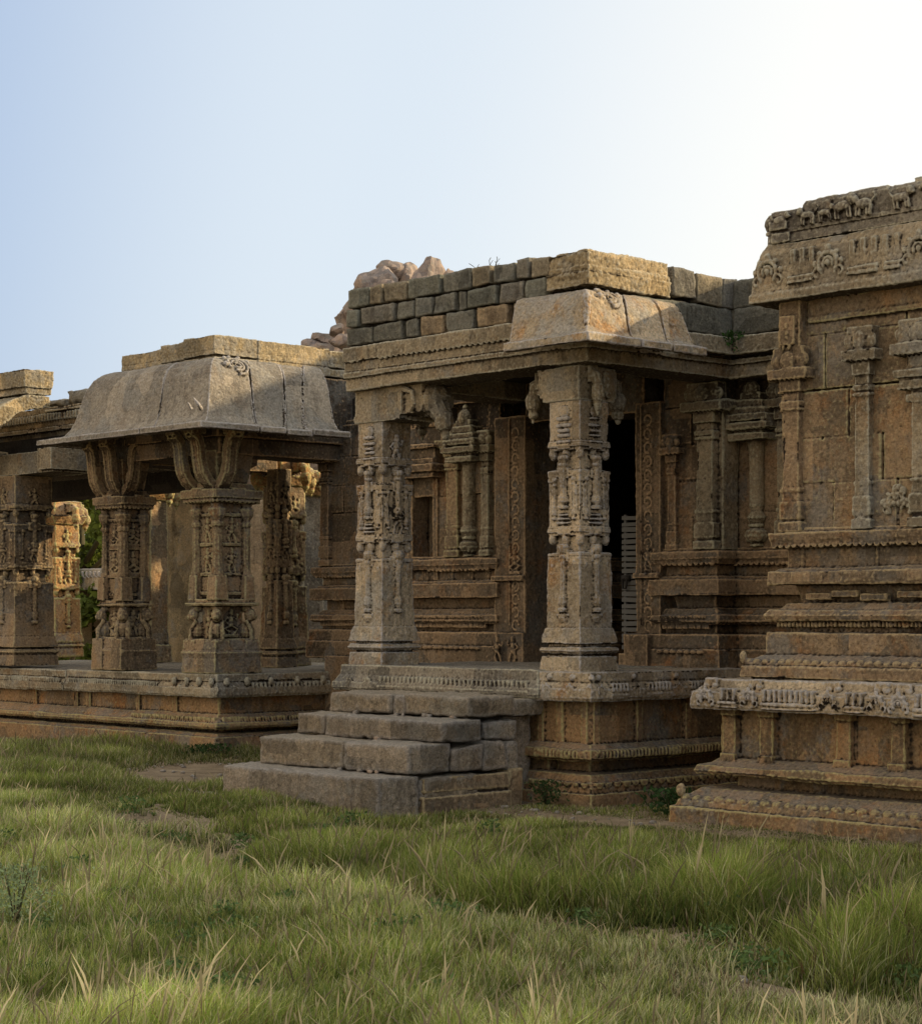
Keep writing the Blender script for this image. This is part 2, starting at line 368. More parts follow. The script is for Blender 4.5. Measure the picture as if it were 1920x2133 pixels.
def kapota(b, F, us, yn, zt, zb, ov, th=.10, mitre0=0, mitre1=0, thick_lip=.07, slant=0, round_=False):
    """curved eave slab; profile in (n,z); us = panel breaks along the wall; mitres extend the ends by k*n"""
    P = [(0, 1), (.07, 1.05), (.15, 1.06), (.24, 1.02), (.33, .94), (.41, .81), (.465, .65), (.505, .48), (.545, .32), (.60, .18), (.68, .08), (.80, .03), (1.0, .03)]
    if round_: P = [(0, 1), (.08, 1.03), (.18, 1.03), (.27, .99), (.36, .91), (.44, .78), (.50, .62), (.545, .45), (.59, .30), (.65, .17), (.74, .09), (.86, .045), (1.0, .03)]
    up = [(ov*a, zb+(zt-zb)*c) for a, c in P]
    lo = [(ov*1.0, up[-1][1]-thick_lip), (ov*.80, up[-2][1]-thick_lip), (ov*.62, zb+(zt-zb)*.16-.05), (ov*.45, zb+(zt-zb)*.35), (ov*.25, zb+(zt-zb)*.55), (-.05, zb+(zt-zb)*.55)]
    prof = [(-.05, up[0][1])]+up+lo
    k = len(prof)
    for i in range(len(us)-1):
        a, c = us[i]+(.011 if i else 0), us[i+1]-(.011 if i < len(us)-2 else 0); bend = lambda n, ov, e, k_=0: 0 if e else slant*max(n, 0)/ov+.035*math.sin(n*9+2.3*(i+k_))
        ma = mitre0 if i == 0 else 0; mc = mitre1 if i == len(us)-2 else 0
        lift = rnd.uniform(-.014, .014) if not (ma or mc) else 0
        vs = [F(a-ma*max(n, 0)+ (0 if ma else bend(n, ov, i == 0)), yn+n, z+lift) for n, z in prof]+[F(c+mc*max(n, 0)+(0 if mc else bend(n, ov, i == len(us)-2, 1)), yn+n, z+lift) for n, z in prof]
        fs = [tuple(range(k)), tuple(range(2*k-1, k-1, -1))]+[(j, (j+1) % k, k+(j+1) % k, k+j) for j in range(k)]
        # caps are concave: split them into quads along the thickness
        fs = fs[2:]
        m = len(up)
        top = list(range(0, m+1)); bot = [k-1]+[k-1]*0
        cap = []
        # triangulate fan between upper and lower chains
        U = list(range(0, m+1)); Lo = list(range(k-1, m, -1))
        iu = il = 0
        while iu < len(U)-1 or il < len(Lo)-1:
            tu = iu/(len(U)-1); tl = il/(len(Lo)-1)
            if (tu <= tl and iu < len(U)-1) or il >= len(Lo)-1:
                cap.append((U[iu], U[iu+1], Lo[il])); iu += 1
            else:
                cap.append((U[iu], Lo[il+1], Lo[il])); il += 1
        fs += cap+[tuple(j+k for j in reversed(t)) for t in cap]
        b.add(vs, fs)

def medallion(b, F, u0, s0, R_, yn, zt, zb, ov, round_, r):
    """scroll medallion lying on the curved face of an eave"""
    P = [(.07, 1.03), (.18, 1.02), (.27, .98), (.36, .90), (.44, .78), (.50, .62), (.545, .45), (.59, .30)] if round_ else [(.07, 1.05), (.15, 1.06), (.24, 1.02), (.33, .94), (.41, .81), (.465, .65), (.505, .48), (.545, .32)]
    Q = [(ov*a, zb+(zt-zb)*c) for a, c in P]; d = [0]
    for k in range(1, len(Q)): d.append(d[-1]+math.dist(Q[k-1], Q[k]))
    def at(q): q = min(max(q, 0), d[-1]); return (float(np.interp(q, d, [e[0] for e in Q])), float(np.interp(q, d, [e[1] for e in Q])))
    for k, (rr, tt) in enumerate(((1, 1), (.62, .8), (.3, .8))):
        b.tube([F(u0+R_*rr*math.cos(t), yn+at(s0+R_*rr*math.sin(t))[0], at(s0+R_*rr*math.sin(t))[1]) for t in [R(-200)+j*.4+k*.5 for j in range(14)]], r*tt, 6)
    for k in range(5):
        t = R(20+40*k); n_, z_ = at(s0-R_*1.35*math.sin(t)); p = F(u0+R_*1.35*math.cos(t), yn+n_, z_); b.ell(p, (r*1.5,)*3)
# ================================================================== CAMERA, WORLD, SUN
EYE = Vector((11.75, -12.42, 1.6))
cam = bpy.data.cameras.new('camera'); co = bpy.data.objects.new('camera', cam); COL.objects.link(co); sc.camera = co
fw = Vector((-.7325, .681, 0)).normalized()
co.location = EYE; co.rotation_euler = fw.to_track_quat('-Z', 'Y').to_euler()
cam.sensor_fit = 'HORIZONTAL'; cam.sensor_width = 36; cam.lens = 36*3990/1820; cam.shift_y = (1215-1011)/1820
cam.clip_end = 6000; cam.clip_start = .1
sd = Vector((.6, 1.0, 0)).normalized(); EL = math.atan(.38*sd.y)
sun_dir = Vector((sd.x*math.cos(EL), sd.y*math.cos(EL), math.sin(EL)))
su = bpy.data.lights.new('sun', 'SUN'); so = bpy.data.objects.new('sun', su); COL.objects.link(so)
su.energy = 5.0; su.angle = R(.6); su.color = (1, .80, .52)
so.rotation_euler = sun_dir.to_track_quat('Z', 'Y').to_euler(); so.location = (20, 20, 20)
w = bpy.data.worlds.new('World'); sc.world = w; w.use_nodes = True; nt = w.node_tree; nt.nodes.clear()
out = nt.nodes.new('ShaderNodeOutputWorld'); bg = nt.nodes.new('ShaderNodeBackground')
sk = nt.nodes.new('ShaderNodeTexSky'); sk.sky_type = 'NISHITA'; sk.sun_disc = False
sk.sun_elevation = EL; sk.sun_rotation = math.atan2(sun_dir.x, sun_dir.y)
sk.dust_density = 2.5; sk.ozone_density = 1.2; sk.air_density = 1.0
bg.inputs[1].default_value = .15
# haze gradient: brightest at frame right, dimmed sunward, warm fill added behind camera
tc = nt.nodes.new('ShaderNodeTexCoord'); dp = nt.nodes.new('ShaderNodeVectorMath'); dp.operation = 'DOT_PRODUCT'
rt = Vector((fw.y, -fw.x, 0))
ax = (fw*.25+rt*1.0+Vector((0, 0, -.12))).normalized()
dp.inputs[1].default_value = ax; nt.links.new(tc.outputs['Generated'], dp.inputs[0])
hz = nt.nodes.new('ShaderNodeValToRGB'); cr_ = hz.color_ramp; cr_.interpolation = 'EASE'
mr = nt.nodes.new('ShaderNodeMapRange'); mr.inputs[1].default_value = -1; mr.inputs[2].default_value = 1
nt.links.new(dp.outputs['Value'], mr.inputs[0]); nt.links.new(mr.outputs[0], hz.inputs[0])
SK = 6.0
stops = ((.08, (7.9, 6.7, 5.3)), (.33, (5.6, 5.2, 4.7)), (.455, (3.1, 4.0, 5.6)), (.58, (5.6, 6.2, 6.8)), (.70, (8.0, 7.8, 7.3)), (.80, (8.0, 7.6, 7.0)), (.90, (4.2, 3.8, 3.3)))
for i_, (p_, c_) in enumerate(stops):
    e_ = cr_.elements[i_] if i_ < 2 else cr_.elements.new(p_)
    e_.position = p_; e_.color = (*[q/SK for q in c_], 1)
vm = nt.nodes.new('ShaderNodeVectorMath'); vm.operation = 'SCALE'; vm.inputs['Scale'].default_value = SK; nt.links.new(hz.outputs[0], vm.inputs[0])
mx = nt.nodes.new('ShaderNodeMix'); mx.data_type = 'RGBA'; mx.inputs[0].default_value = .8
nt.links.new(sk.outputs[0], mx.inputs[6]); nt.links.new(vm.outputs[0], mx.inputs[7])
nt.links.new(mx.outputs[2], bg.inputs[0]); nt.links.new(bg.outputs[0], out.inputs[0])
sc.view_settings.view_transform = 'Standard'; sc.view_settings.look = 'None'; sc.view_settings.exposure = 0
sc.render.engine = 'CYCLES'; sc.cycles.max_bounces = 4; sc.cycles.diffuse_bounces = 1
import time; T0 = time.time()
def tick(s): print('  [%.1fs] %s' % (time.time()-T0, s))
def pick(*c): return rnd.choice(c)
TINTS = [(1.0, 1.0, 1.0), (1.2, 1.12, .98), (.88, .93, .95), (1.45, 1.18, .90), (.90, .98, .98), (1.35, 1.22, 1.02), (.82, .86, .86)]

# ================================================================== SHRINE (right)
VX = .0085
sh = thing('stone_shrine', 'carved stone shrine block standing forward at the right with stepped moulded base and thick cornice', 'shrine', (2.6, .5, 0))
x0, x1, y0, y1 = 1.9, 6.2, .22, 1.9
FS = Fr(0, y0, '-Y'); FL = Fr(x0, 0, '-X')
b = B()
b.tiers(x0, x1, y0, y1, [(-.15, .10, .65, .65), (.10, .15, .62, .60), (.15, .25, .60, .47), (.25, .36, .27, .27), (.36, .385, .50, .52), (.385, .43, .52, .50), (.43, .48, .47, .36), (.47, .88, .30, .30)])
petals(b, FS, 1.3, x1, .55, .165, .055, .035); petals(b, FL, -.3, y1, .55, .165, .055, .035)
for i, u in enumerate((1.62, 1.99, 2.71, 3.19, 3.75, 4.2, 4.85, 5.3, 5.95)):
    b.fb(FS, u-.062, u+.062, .25, .37, .47, .87); b.fb(FS, u-.075, u+.075, .25, .385, .82, .87); b.fb(FS, u-.072, u+.072, .3, .392, .475, .52)
for u in (-.05, .5, 1.1): b.fb(FL, u-.062, u+.062, .3, .385, .47, .87)
b.fr(1.42, 1.55, -.20, -.10, .05, .26, .02, -.01)
b.build('plinth', PLINTH, sh, VX); tick('shrine plinth')
b = B()
for xa, xb in ((x0, 3.30), (3.30+.012+.46, x1)):
    pass
b.tiers(x0, x1, y0, y1, [(.872, .90, .53, .54), (.90, .96, .54, .53), (.96, 1.0, .53, .52), (1.0, 1.045, .52, .46), (1.045, 1.06, .43, .43), (1.06, 1.10, .46, .45)])
for u in (1.53, 1.96, 2.70, 3.13, 3.32, 3.9, 4.4, 5.0, 5.7):
    kudu(b, FS, u, .55, .965, .052); b.fb(FS, u-.06, u+.06, .4, .475, 1.05, 1.11); feld(b, FS, u-.04, .47, 1.05, .03, .02, .03); feld(b, FS, u+.04, .47, 1.05, .03, .02, .03)
for a, c in ((1.66, 1.84), (2.08, 2.58), (2.83, 3.02), (3.45, 3.8), (4.0, 4.3), (4.5, 4.9), (5.1, 5.6)):
    dentils(b, FS, a, c, .48, .552, .95, 1.035, .024); b.fb(FS, a, c, .5, .562, .918, .936); b.fb(FS, a, c, .5, .560, .888, .900)
for u in (-.2, .3, .9): kudu(b, FL, u, .535, .96, .045)
b.build('plinth_slab', PALE, sh, .008); tick('shrine slab')
b = B()
b.tiers(x0, x1, y0, y1, [(1.09, 1.13, .20, .20), (1.12, 1.20, .265, .26), (1.20, 1.225, .235, .235), (1.225, 1.29, .25, .135), (1.29, 1.46, .12, .115), (1.455, 1.56, -.02, -.02), (1.56, 1.60, .115, .13), (1.60, 1.635, .13, .10), (1.63, 1.69, .05, .0), (1.69, 1.84, -.09, -.04), (1.84, 1.94, .11, .11), (1.94, 1.965, .07, .04), (1.96, 2.14, 0, 0), (2.14, 2.19, .085, .10), (2.19, 2.235, .10, .105), (2.23, 2.27, .03, .03)])
petals(b, FS, 1.66, x1, .215, 1.235, .04, .028); petals(b, FL, 0.0, y1, .215, 1.235, .04, .028)
feld(b, FS, 1.66, .24, 1.27, .03, .03, .05); feld(b, FS, 1.31, .58, .23, .04, .03, .05)
dentils(b, FS, 1.85, x1, -.03, .07, 1.51, 1.555, .018)
scallops(b, FS, 1.81, x1, .0, .095, 2.135, .030); scallops(b, FL, .15, y1, .0, .095, 2.135, .030)
for a in (2.05, 2.75, 3.4): b.fb(FS, a-.012, a+.012, -.01, .012, 1.97, 2.13)
for a in (2.02, 2.5, 3.1): b.fb(FS, a, a+.3, .1, .118, 1.86, 1.925)
for a, z in ((2.1, 1.72), (2.35, 1.74), (2.62, 1.71), (2.95, 1.73), (3.3, 1.72)): b.fb(FS, a, a+.24, -.02, .035, z, z+.05)
b.build('base_moulding', BROWN, sh, VX); tick('shrine base')
b = B()
b.fr(x0, x1, y0, y1, 2.22, 4.06, -.045, -.045)
blockwall(b, FS, x0+.005, x1, 0, [2.24, 2.62, 2.97, 3.34, 3.77, 4.05], .32, .62)
blockwall(b, FL, y0+.005, y1, 0, [2.24, 2.62, 2.97, 3.34, 3.77, 4.05], .32, .62)
b.fb(FS, 2.12, x1, -.02, .03, 3.86, 3.90); b.fb(FS, 2.12, x1, -.02, .018, 3.90, 4.05)
b.build('wall', OCHRE, sh, VX, label='blockwork wall of the shrine, ochre stained')
b = B()
pilaster(b, FS, 1.985, 0, 2.25, 3.68, .15, .065); b.fb(FS, 1.90, 2.10, 0, .10, 3.66, 4.04); b.fb(FS, 1.93, 2.07, 0, .13, 3.70, 3.92); figure(b, FS, 2.0, .12, 3.66, .2, 3)
b.fr(1.87, 2.0, .17, .32, 3.585, 3.66)
pilaster(b, FL, .31, 0, 2.25, 3.68, .15, .065)
b.build('pilaster', BROWN, sh, .008)
b = B(); pilaster(b, FS, 2.65, 0, 2.25, 3.78, .125, .06); pot(b, 2.65, y0-.02, 2.27, .055); b.build('pilaster', TAN, sh, .008)
b = B(); pilaster(b, FS, 3.22, 0, 2.25, 3.78, .2, .09); kudu(b, FS, 2.93, .02, 2.44, .07); [feld(b, FS, 2.93+rnd.uniform(-.14, .14), .01, 2.42+rnd.uniform(-.12, .14), .03, .03, .03) for _ in range(16)]
for i, (hh, ww) in enumerate(((3.35, .24), (3.27, .20), (3.17, .15))): b.fb(FS, 3.22-ww, 3.22+ww, 0, .14-.02*i, hh, hh+.06)
scallops(b, FS, 3.0, 3.44, 0, .12, 3.27, .02)
b.build('pilaster', TAN, sh, .008)
for u, w_ in ((4.0, .13), (4.75, .2), (5.5, .13)):
    b = B(); pilaster(b, FS, u, 0, 2.25, 3.78, w_, .07); b.build('pilaster', TAN, sh, .010)
b = B()
for i, (a, c) in enumerate(((x0-.001, 2.92), (2.932, 3.9), (3.912, 5.1), (5.112, x1))):
    oa = 1 if i == 0 else 0
    vs = []
    for z, o in ((4.035, .215), (4.10, .215), (4.115, .20), (4.30, .18), (4.42, .145), (4.49, .11)):
        vs.append((z, o))
    for (z0, o0), (z1, o1) in zip(vs[:-1], vs[1:]):
        b.add([(a-o0*oa, y0-o0, z0), (c, y0-o0, z0), (c, y1, z0), (a-o0*oa, y1, z0), (a-o1*oa, y0-o1, z1), (c, y0-o1, z1), (c, y1, z1), (a-o1*oa, y1, z1)],
              [(3, 2, 1, 0), (4, 5, 6, 7), (0, 1, 5, 4), (1, 2, 6, 5), (2, 3, 7, 6), (3, 0, 4, 7)])
b.fr(x0, x1, y0, y1, 4.0, 4.49, -.05, -.05)
for u in (1.86, 2.44, 3.25, 3.8, 4.5, 5.4): kudu(b, FS, u, .195, 4.27, .085)
kudu(b, FL, .45, .17, 4.27, .06)
for a, c in ((2.06, 2.30), (2.62, 2.90), (2.96, 3.1)): b.fb(FS, a, c, .1, .22, 4.15, 4.172); b.fb(FS, a, c, .1, .215, 4.19, 4.21)
dentils(b, FS, 2.05, 2.32, .1, .187, 4.25, 4.42, .045); dentils(b, FS, 2.6, 3.1, .1, .187, 4.25, 4.42, .045)
b.build('cornice', TAN, sh, .008); tick('shrine cornice')
b = B()
b.fr(x0, x1, y0, y1, 4.47, 4.56, .05, .05)
for z0, z1, o in ((4.495, 4.565, .105), (4.575, 4.60, .115)): b.fr(x0, x1, y0, y1, z0, z1, o, o)
segs = [(1.82, 2.12, 4.755), (2.125, 2.93, 4.80), (2.94, 3.7, 4.79), (3.71, x1, 4.83)]
for i, (a, c, zt) in enumerate(segs): b.fr(a, c, y0-.11, y1, 4.595, zt-.03, 0, 0); b.fr(a, c, y0-.11, y1, zt-.035, zt, 0, -.02)
feld(b, FS, 1.83, .02, 4.67, .10, .12, .085); feld(b, FS, 1.84, .02, 4.53, .07, .1, .04)
b.fb(FS, 1.83, 2.0, .05, .14, 4.60, 4.66); b.fb(FS, 1.85, 2.02, .05, .13, 4.50, 4.57)
for u, s, L in ((1.93, 1, .15), (2.2, -1, .16), (2.36, 1, .15), (2.52, 1, .2), (2.72, -1, .18), (3.05, 1, .18), (3.35, -1, .2), (3.65, 1, .2), (4.0, 1, .2), (4.4, -1, .2), (4.9, 1, .2), (5.4, 1, .2), (5.9, -1, .2)): beast(b, FS, u, .13, 4.60, L*1.15, s)
b.build('frieze', GREY, sh, .008)
b = B(); b.rock(2.86, 3.12, .5, 1.1, 4.76, 4.93, .03, .02); b.rock(3.15, 3.9, .35, 1.1, 4.78, 4.97, .03, .02); b.build('coping_block', LICHEN, sh)
b = B()  # rear body of the shrine, plain blockwork
b.tiers(x1-.02, 12, y0+.03, 8, [(-.2, .10, .63, .63), (.10, .36, .5, .38), (.36, .43, .5, .5), (.43, .87, .33, .33), (.87, 1.09, .52, .45), (1.09, 1.46, .2, .1), (1.46, 2.24, .03, .03), (2.24, 4.04, 0, 0), (4.04, 4.49, .2, .1), (4.49, 4.76, .1, .1)])
b.tiers(x0+.3, x1, y1-.1, 8, [(0, 4.4, -.1, -.1)])
b.build('rear_wall', BROWN, sh, smooth=False); tick('shrine done')

# ================================================================== PORCH (centre)
po = thing('entrance_porch', 'open stone entrance porch with two carved pillars and block parapet above the steps', 'porch', (-1.6, 1.0, 0))
b = B()
cx0, cx1, cy0, cy1 = -.82, -.1, .1, 2.6
b.tiers(cx0, cx1, cy0, cy1, [(-.15, .08, .125, .12), (.08, .13, .10, .10), (.13, .235, .10, .03), (.23, .36, -.17, -.17), (.355, .375, .05, .07), (.375, .45, .085, .08), (.45, .49, .06, .0), (.48, .88, -.05, -.05)])
FP = Fr(0, cy0, '-Y'); FQ = Fr(cx1, 0, '+X')
scallops(b, FQ, .05, 2.3, .0, .115, .165, .05); scallops(b, FP, -.75, -.02, .0, .115, .165, .045)
for u in (-.72, -.48, -.19): b.fb(FP, u-.035, u+.035, -.07, -.015, .49, .87)
for u in (.2, .75, 1.4): b.fb(FQ, u-.035, u+.035, -.07, -.02, .49, .87)
dentils(b, FQ, .15, 2.2, .05, .098, .38, .44, .022); dentils(b, FP, -.7, -.15, .05, .098, .38, .44, .022)
for u in (-.65, -.4, -.12): kudu(b, FP, u, .09, .41, .028)
for u in (.12, .55, 1.2): kudu(b, FQ, u, .09, .41, .028)
b.fr(-3.15, -.7, .2, 2.0, -.1, .89)
b.build('plinth', PLINTH, po, .008)
b = B()
b.tiers(-.56, cx1, cy0, 2.6, [(.868, .90, .12, .135), (.90, .97, .135, .13), (.97, 1.035, .125, .08), (1.03, 1.05, .06, .06), (1.045, 1.11, .09, .085)])
for u in (-.5, -.22, .0): kudu(b, FP, u, .13, .955, .04); feld(b, FP, u, .09, 1.07, .035, .02, .03)
for u in (.1, .55, 1.1): kudu(b, FQ, u, .13, .955, .04); feld(b, FQ, u, .09, 1.07, .035, .02, .03)
for a, c in ((.22, .45), (.68, 1.0), (1.25, 1.9)): dentils(b, FQ, a, c, .1, .14, .95, 1.02, .02); b.fb(FQ, a, c, .1, .14, .915, .926)
b.build('plinth_slab', PALE, po, .008)
b = B()
yf = -.06
b.tiers(-3.28, -.66, yf+.09, 2.0, [(.885, .915, .08, .095), (.915, .96, .095, .09), (.96, 1.03, .085, .04), (1.03, 1.045, .02, .02), (1.045, 1.12, .035, .03)])
FP2 = Fr(0, yf+.09, '-Y'); FPL = Fr(-3.28, 0, '-X')
dentils(b, FP2, -2.7, -.7, .05, .085, .965, 1.025, .028); b.fb(FP2, -2.7, -.7, .05, .10, .93, .94)
kudu(b, FP2, -3.12, .085, .965, .035); kudu(b, FP2, -2.85, .085, .965, .035)
b.build('plinth_slab', GREY, po, .008); tick('porch plinth')
PIL = []
for cx, nm in ((-3.075, 0), (-.47, 1)):
    b = B(); carved_pillar(b, cx, .35, 1.11, 3.46, .37, seed=nm*5+2, figs=('+X', '-X') if nm == 0 else ('+Y',))
    pl = b.build('pillar', PALE, po, .006); PIL.append(pl)
    tick('pillar')
b = B()  # capitals
b.fr(-.80, -.285, .15, .62, 3.53, 3.755); b.fr(-.72, -.285, .15, .60, 3.462, 3.54, 0, 0); b.fr(-.76, -.285, .15, .62, 3.50, 3.55)
bud_arm(b, Fr(-.50, .33, '-X'), .28, 3.48, .28, .065); bud_arm(b, Fr(-.48, .30, '+Y'), .30, 3.48, .3, .07); bud_arm(b, Fr(-.36, .30, '+X'), .02, 3.50, .16, .05)
feld(b, Fr(-.285, .5, '+X'), 0.0, .02, 3.62, .07, .04, .13)
b.build('capital', TAN, PIL[1], .0075)
b = B()
b.fr(-3.27, -2.60, .15, .62, 3.50, 3.80); b.fr(-3.29, -2.62, .15, .60, 3.455, 3.52)
b.fr(-2.62, -2.36, .19, .58, 3.50, 3.78); b.ell((-2.38, .38, 3.62), (.17, .2, .17)); b.tube([(-2.55, .38, 3.62), (-2.35, .36, 3.60), (-2.24, .36, 3.46)], [.15, .14, .10], 9); b.ell((-2.22, .35, 3.42), (.10, .1, .12)); b.ell((-2.2, .35, 3.30), (.045, .045, .07))
b.tube([(-2.60, .17, 3.74), (-2.45, .15, 3.7), (-2.40, .14, 3.58), (-2.48, .16, 3.52)], .03, 6)
bud_arm(b, Fr(-3.08, .33, '+Y'), .28, 3.50, .28, .07)
b.build('capital', TAN, PIL[0], .0075, label='broken capital with a heavy hanging bud')
b = B()  # beams
F1 = Fr(0, .06, '-Y')
for a, c, dz in ((-3.30, -2.81, 0), (-2.795, -.10, .004)):
    b.fr(a, c, .06, .55, 3.765+dz, 3.885+dz); b.fr(a-.0, c, .03, .58, 3.885+dz, 3.93+dz); b.fr(a, c, .075, .55, 3.92+dz, 3.95); b.fr(a, c, .04, .6, 3.95, 4.04); b.fr(a, c, .015, .6, 4.04, 4.175)
scallops(b, F1, -2.78, -.75, .0, .045, 4.045, .033); scallops(b, F1, -3.2, -3.05, .0, .045, 4.045, .03)
b.fr(-.55, -.10, .06, 2.1, 3.765, 3.885); b.fr(-.55, -.07, .03, 2.1, 3.885, 3.93); b.fr(-.55, -.12, .06, 2.1, 3.92, 4.36)
b.fr(-3.30, -2.85, .3, 2.1, 3.78, 4.15)
b.build('beam', TAN, po, .008)
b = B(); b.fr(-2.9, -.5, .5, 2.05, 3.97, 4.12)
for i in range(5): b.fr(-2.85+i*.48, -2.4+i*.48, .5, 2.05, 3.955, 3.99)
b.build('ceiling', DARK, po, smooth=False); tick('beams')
b = B()
K1 = Fr(0, .04, '-Y'); K2 = Fr(-.1, 0, '+X')
kapota(b, K1, [-.86, -.10], 0, 4.34, 3.90, .50, mitre0=-.55, mitre1=1, round_=True)
kapota(b, K2, [.04, .44, .84, 1.04], 0, 4.34, 3.90, .50, mitre0=1, slant=-.26, round_=True)
medallion(b, K2, .13, .17, .095, .012, 4.34, 3.90, .50, True, .02)
b.tube([(.02, -.08, 4.32), (.06, -.12, 4.30), (.13, -.19, 4.25), (.17, -.23, 4.12), (.20, -.27, 4.02)], [.01, .03, .035, .03, .02], 7)
b.build('eave', PALE, po, .008); tick('eave')
# dry-stone parapet: every course as in the photograph
b = B()
rows = [[(-3.32, -2.98), (-2.97, -2.79), (-2.765, -2.43), (-2.41, -1.96), (-1.94, -1.55), (-1.53, -1.29), (-1.27, -.99), (-.97, -.80), (-.79, -.56)],
        [(-3.32, -3.12), (-3.10, -2.61), (-2.59, -2.32), (-2.305, -2.07), (-2.05, -1.76), (-1.745, -1.62), (-1.60, -1.22), (-1.19, -.88), (-.865, -.60)],
        [(-3.32, -2.94), (-2.925, -2.50), (-2.465, -2.27), (-2.24, -1.91), (-1.89, -1.51), (-1.48, -1.07), (-1.03, -.80)]]
for i, row in enumerate(rows):
    zt = 4.725-.182*i
    for a, c in row:
        w_ = rnd.uniform(0, .008)
        b.rock(a+.010, c-.012, .07+rnd.uniform(-.012, .012), .5, zt-.158-w_, zt+(rnd.uniform(-.004, .02) if i == 0 else 0), .005, .009, .018, tint=TINTS[rnd.randrange(7)], skew=.010)
# right return and the wall above the hall
for a, c, z0, z1 in ((1.12, 1.42, 4.42, 4.69), (1.44, 1.78, 4.40, 4.665), (1.80, 2.0, 4.40, 4.66), (1.1, 1.3, 4.17, 4.40), (1.20, 1.93, 4.14, 4.385), (.6, 1.2, 4.14, 4.38)):
    b.rock(-.5, -.06+rnd.uniform(-.01, .01), a, c, z0, z1, .005, .009, .020, tint=TINTS[rnd.randrange(7)])
b.rock(-.5, -.05, 1.95, 2.3, 4.14, 4.39, .02, .01, .05)
b.build('parapet', BLOCK, po)
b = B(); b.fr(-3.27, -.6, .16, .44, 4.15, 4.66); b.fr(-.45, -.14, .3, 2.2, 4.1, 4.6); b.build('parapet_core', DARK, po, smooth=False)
b = B()
b.fr(-.555, -.06, .03, 1.06, 4.41, 4.53, 0, .01); b.fr(-.50, -.13, .09, 1.0, 4.525, 4.56); b.fr(-.55, -.055, .03, 1.06, 4.545, 4.585); b.fr(-.52, -.115, .08, 1.02, 4.58, 4.61); b.fr(-.54, -.07, .04, 1.05, 4.595, 4.70); b.fr(-.5, -.12, .08, .6, 4.69, 4.725); b.fr(-.5, -.12, .62, .95, 4.69, 4.71)
b.build('corner_block', LICHEN, po, .010, rough=1.8)
b = B(); b.rock(-3.72, -3.30, .45, .9, 4.0, 4.26, .03, .015); b.build('end_stone', BLOCK, po)
tick('porch done')

# ================================================================== STEPS
stp = thing('stone_steps', 'flight of rough grey granite steps leading up to the porch', 'steps', (-1.6, -.9, 0))
def stepblocks(L, name='step'):
    for (xa, xb, ya, yb, za, zb, sk) in L:
        b = B(); b.rock(xa, xb, ya, yb, za, zb, .011, .012, .022, tint=pick((1, 1, 1), (1.1, 1.05, 1), (.92, .93, .96), (1.04, 1.0, .92)), skew=sk)
        b.build(name, STEP, stp)
stepblocks([(-2.72, -.60, -1.84, -1.40, -.05, .285, .012),
            (-2.58, -1.43, -1.52, -1.08, .295, .53, .014), (-1.41, -.60, -1.53, -1.05, .30, .535, .014),
            (-2.50, -2.12, -1.17, -.75, .545, .725, .014), (-2.10, -.58, -1.18, -.72, .54, .725, .014),
            (-2.46, -1.62, -.84, -.10, .735, .905, .012), (-1.61, -1.43, -.82, -.1, .73, .895, .012), (-1.42, -.60, -.84, -.30, .735, .915, .014), (-1.4, -.66, -.28, .1, .72, .88, .014)])
stepblocks([(-1.6, -.60, -1.35, -.75, .0, .26, .012), (-1.2, -.58, -1.03, -.70, .30, .50, .014), (-1.2, -.60, -.68, -.40, .29, .53, .014), (-1.2, -.62, -.66, -.26, .54, .70, .014),
            (-1.2, -.63, -.38, -.24, .27, .53, .014), (-1.2, -.80, -.24, .1, .0, .86, .014), (-1.2, -.62, -1.38, -1.3, .0, .25, .01), (-2.4, -1.2, -1.3, 0, .0, .28, .01), (-2.4, -1.2, -1.0, 0, .28, .53, .01), (-2.4, -1.2, -.7, 0, .5, .72, .01)], 'side_block')
b = B(); b.tiers(-1.3, -.64, -1.32, -.42, [(-.1, .10, .06, .06), (.10, .14, .03, .03), (.14, .25, .05, .03)]); b.fr(-1.0, -.62, -.36, -.2, -.1, .28)
b.build('moulded_block', BROWN, stp, .011)
for i in range(14):
    b = B()
    x = rnd.uniform(-2.3, -.7); k = rnd.choice(((-1.56, .30), (-1.2, .54), (-.86, .735)))
    s = rnd.uniform(.012, .035); b.rock(x, x+s*2, k[0], k[0]+s*1.5, k[1]-.02, k[1]+s*.6, .008, .004, .02, tint=pick((1.3, 1.1, .95), (1, 1, 1)))
    b.build('wedge_stone', STEP, stp)
b = B(); b.rock(-3.2, -1.9, -2.0, -1.86, -.1, .05, .02, .01, .05); fo = b.build('kerb_slab', STEP); tag(fo, 'long low pale stone slab half buried in front of the lowest step', 'stone slab')
tick('steps')

# ================================================================== HALL behind the porch
ha = thing('temple_hall', 'closed stone hall behind the porch with carved wall, door opening and stepped base', 'temple hall', (-3, 4, 0))
FH = Fr(0, 2.0, '-Y')
TH = [(1.08, 1.28, .15, .15), (1.28, 1.30, .10, .10), (1.30, 1.42, .13, .12), (1.42, 1.52, .0, .0), (1.52, 1.545, .09, .12), (1.545, 1.60, .12, .10), (1.60, 1.66, .05, .0), (1.66, 1.79, -.08, -.05), (1.79, 1.93, .12, .12), (1.93, 1.96, .06, .04), (1.95, 2.08, 0, 0), (2.08, 2.13, .08, .11), (2.13, 2.19, .11, .105), (2.19, 2.22, .03, .03)]
b = B()
for xa, xb, ya, yb in ((-5.15, -3.22, 2.0, 3.9), (-.92, -.30, 2.0, 2.6), (-7.85, -5.2, 3.45, 3.9)):
    b.tiers(xa, xb, ya, yb, TH)
b.tiers(-.6, 2.3, 2.27, 2.9, TH)
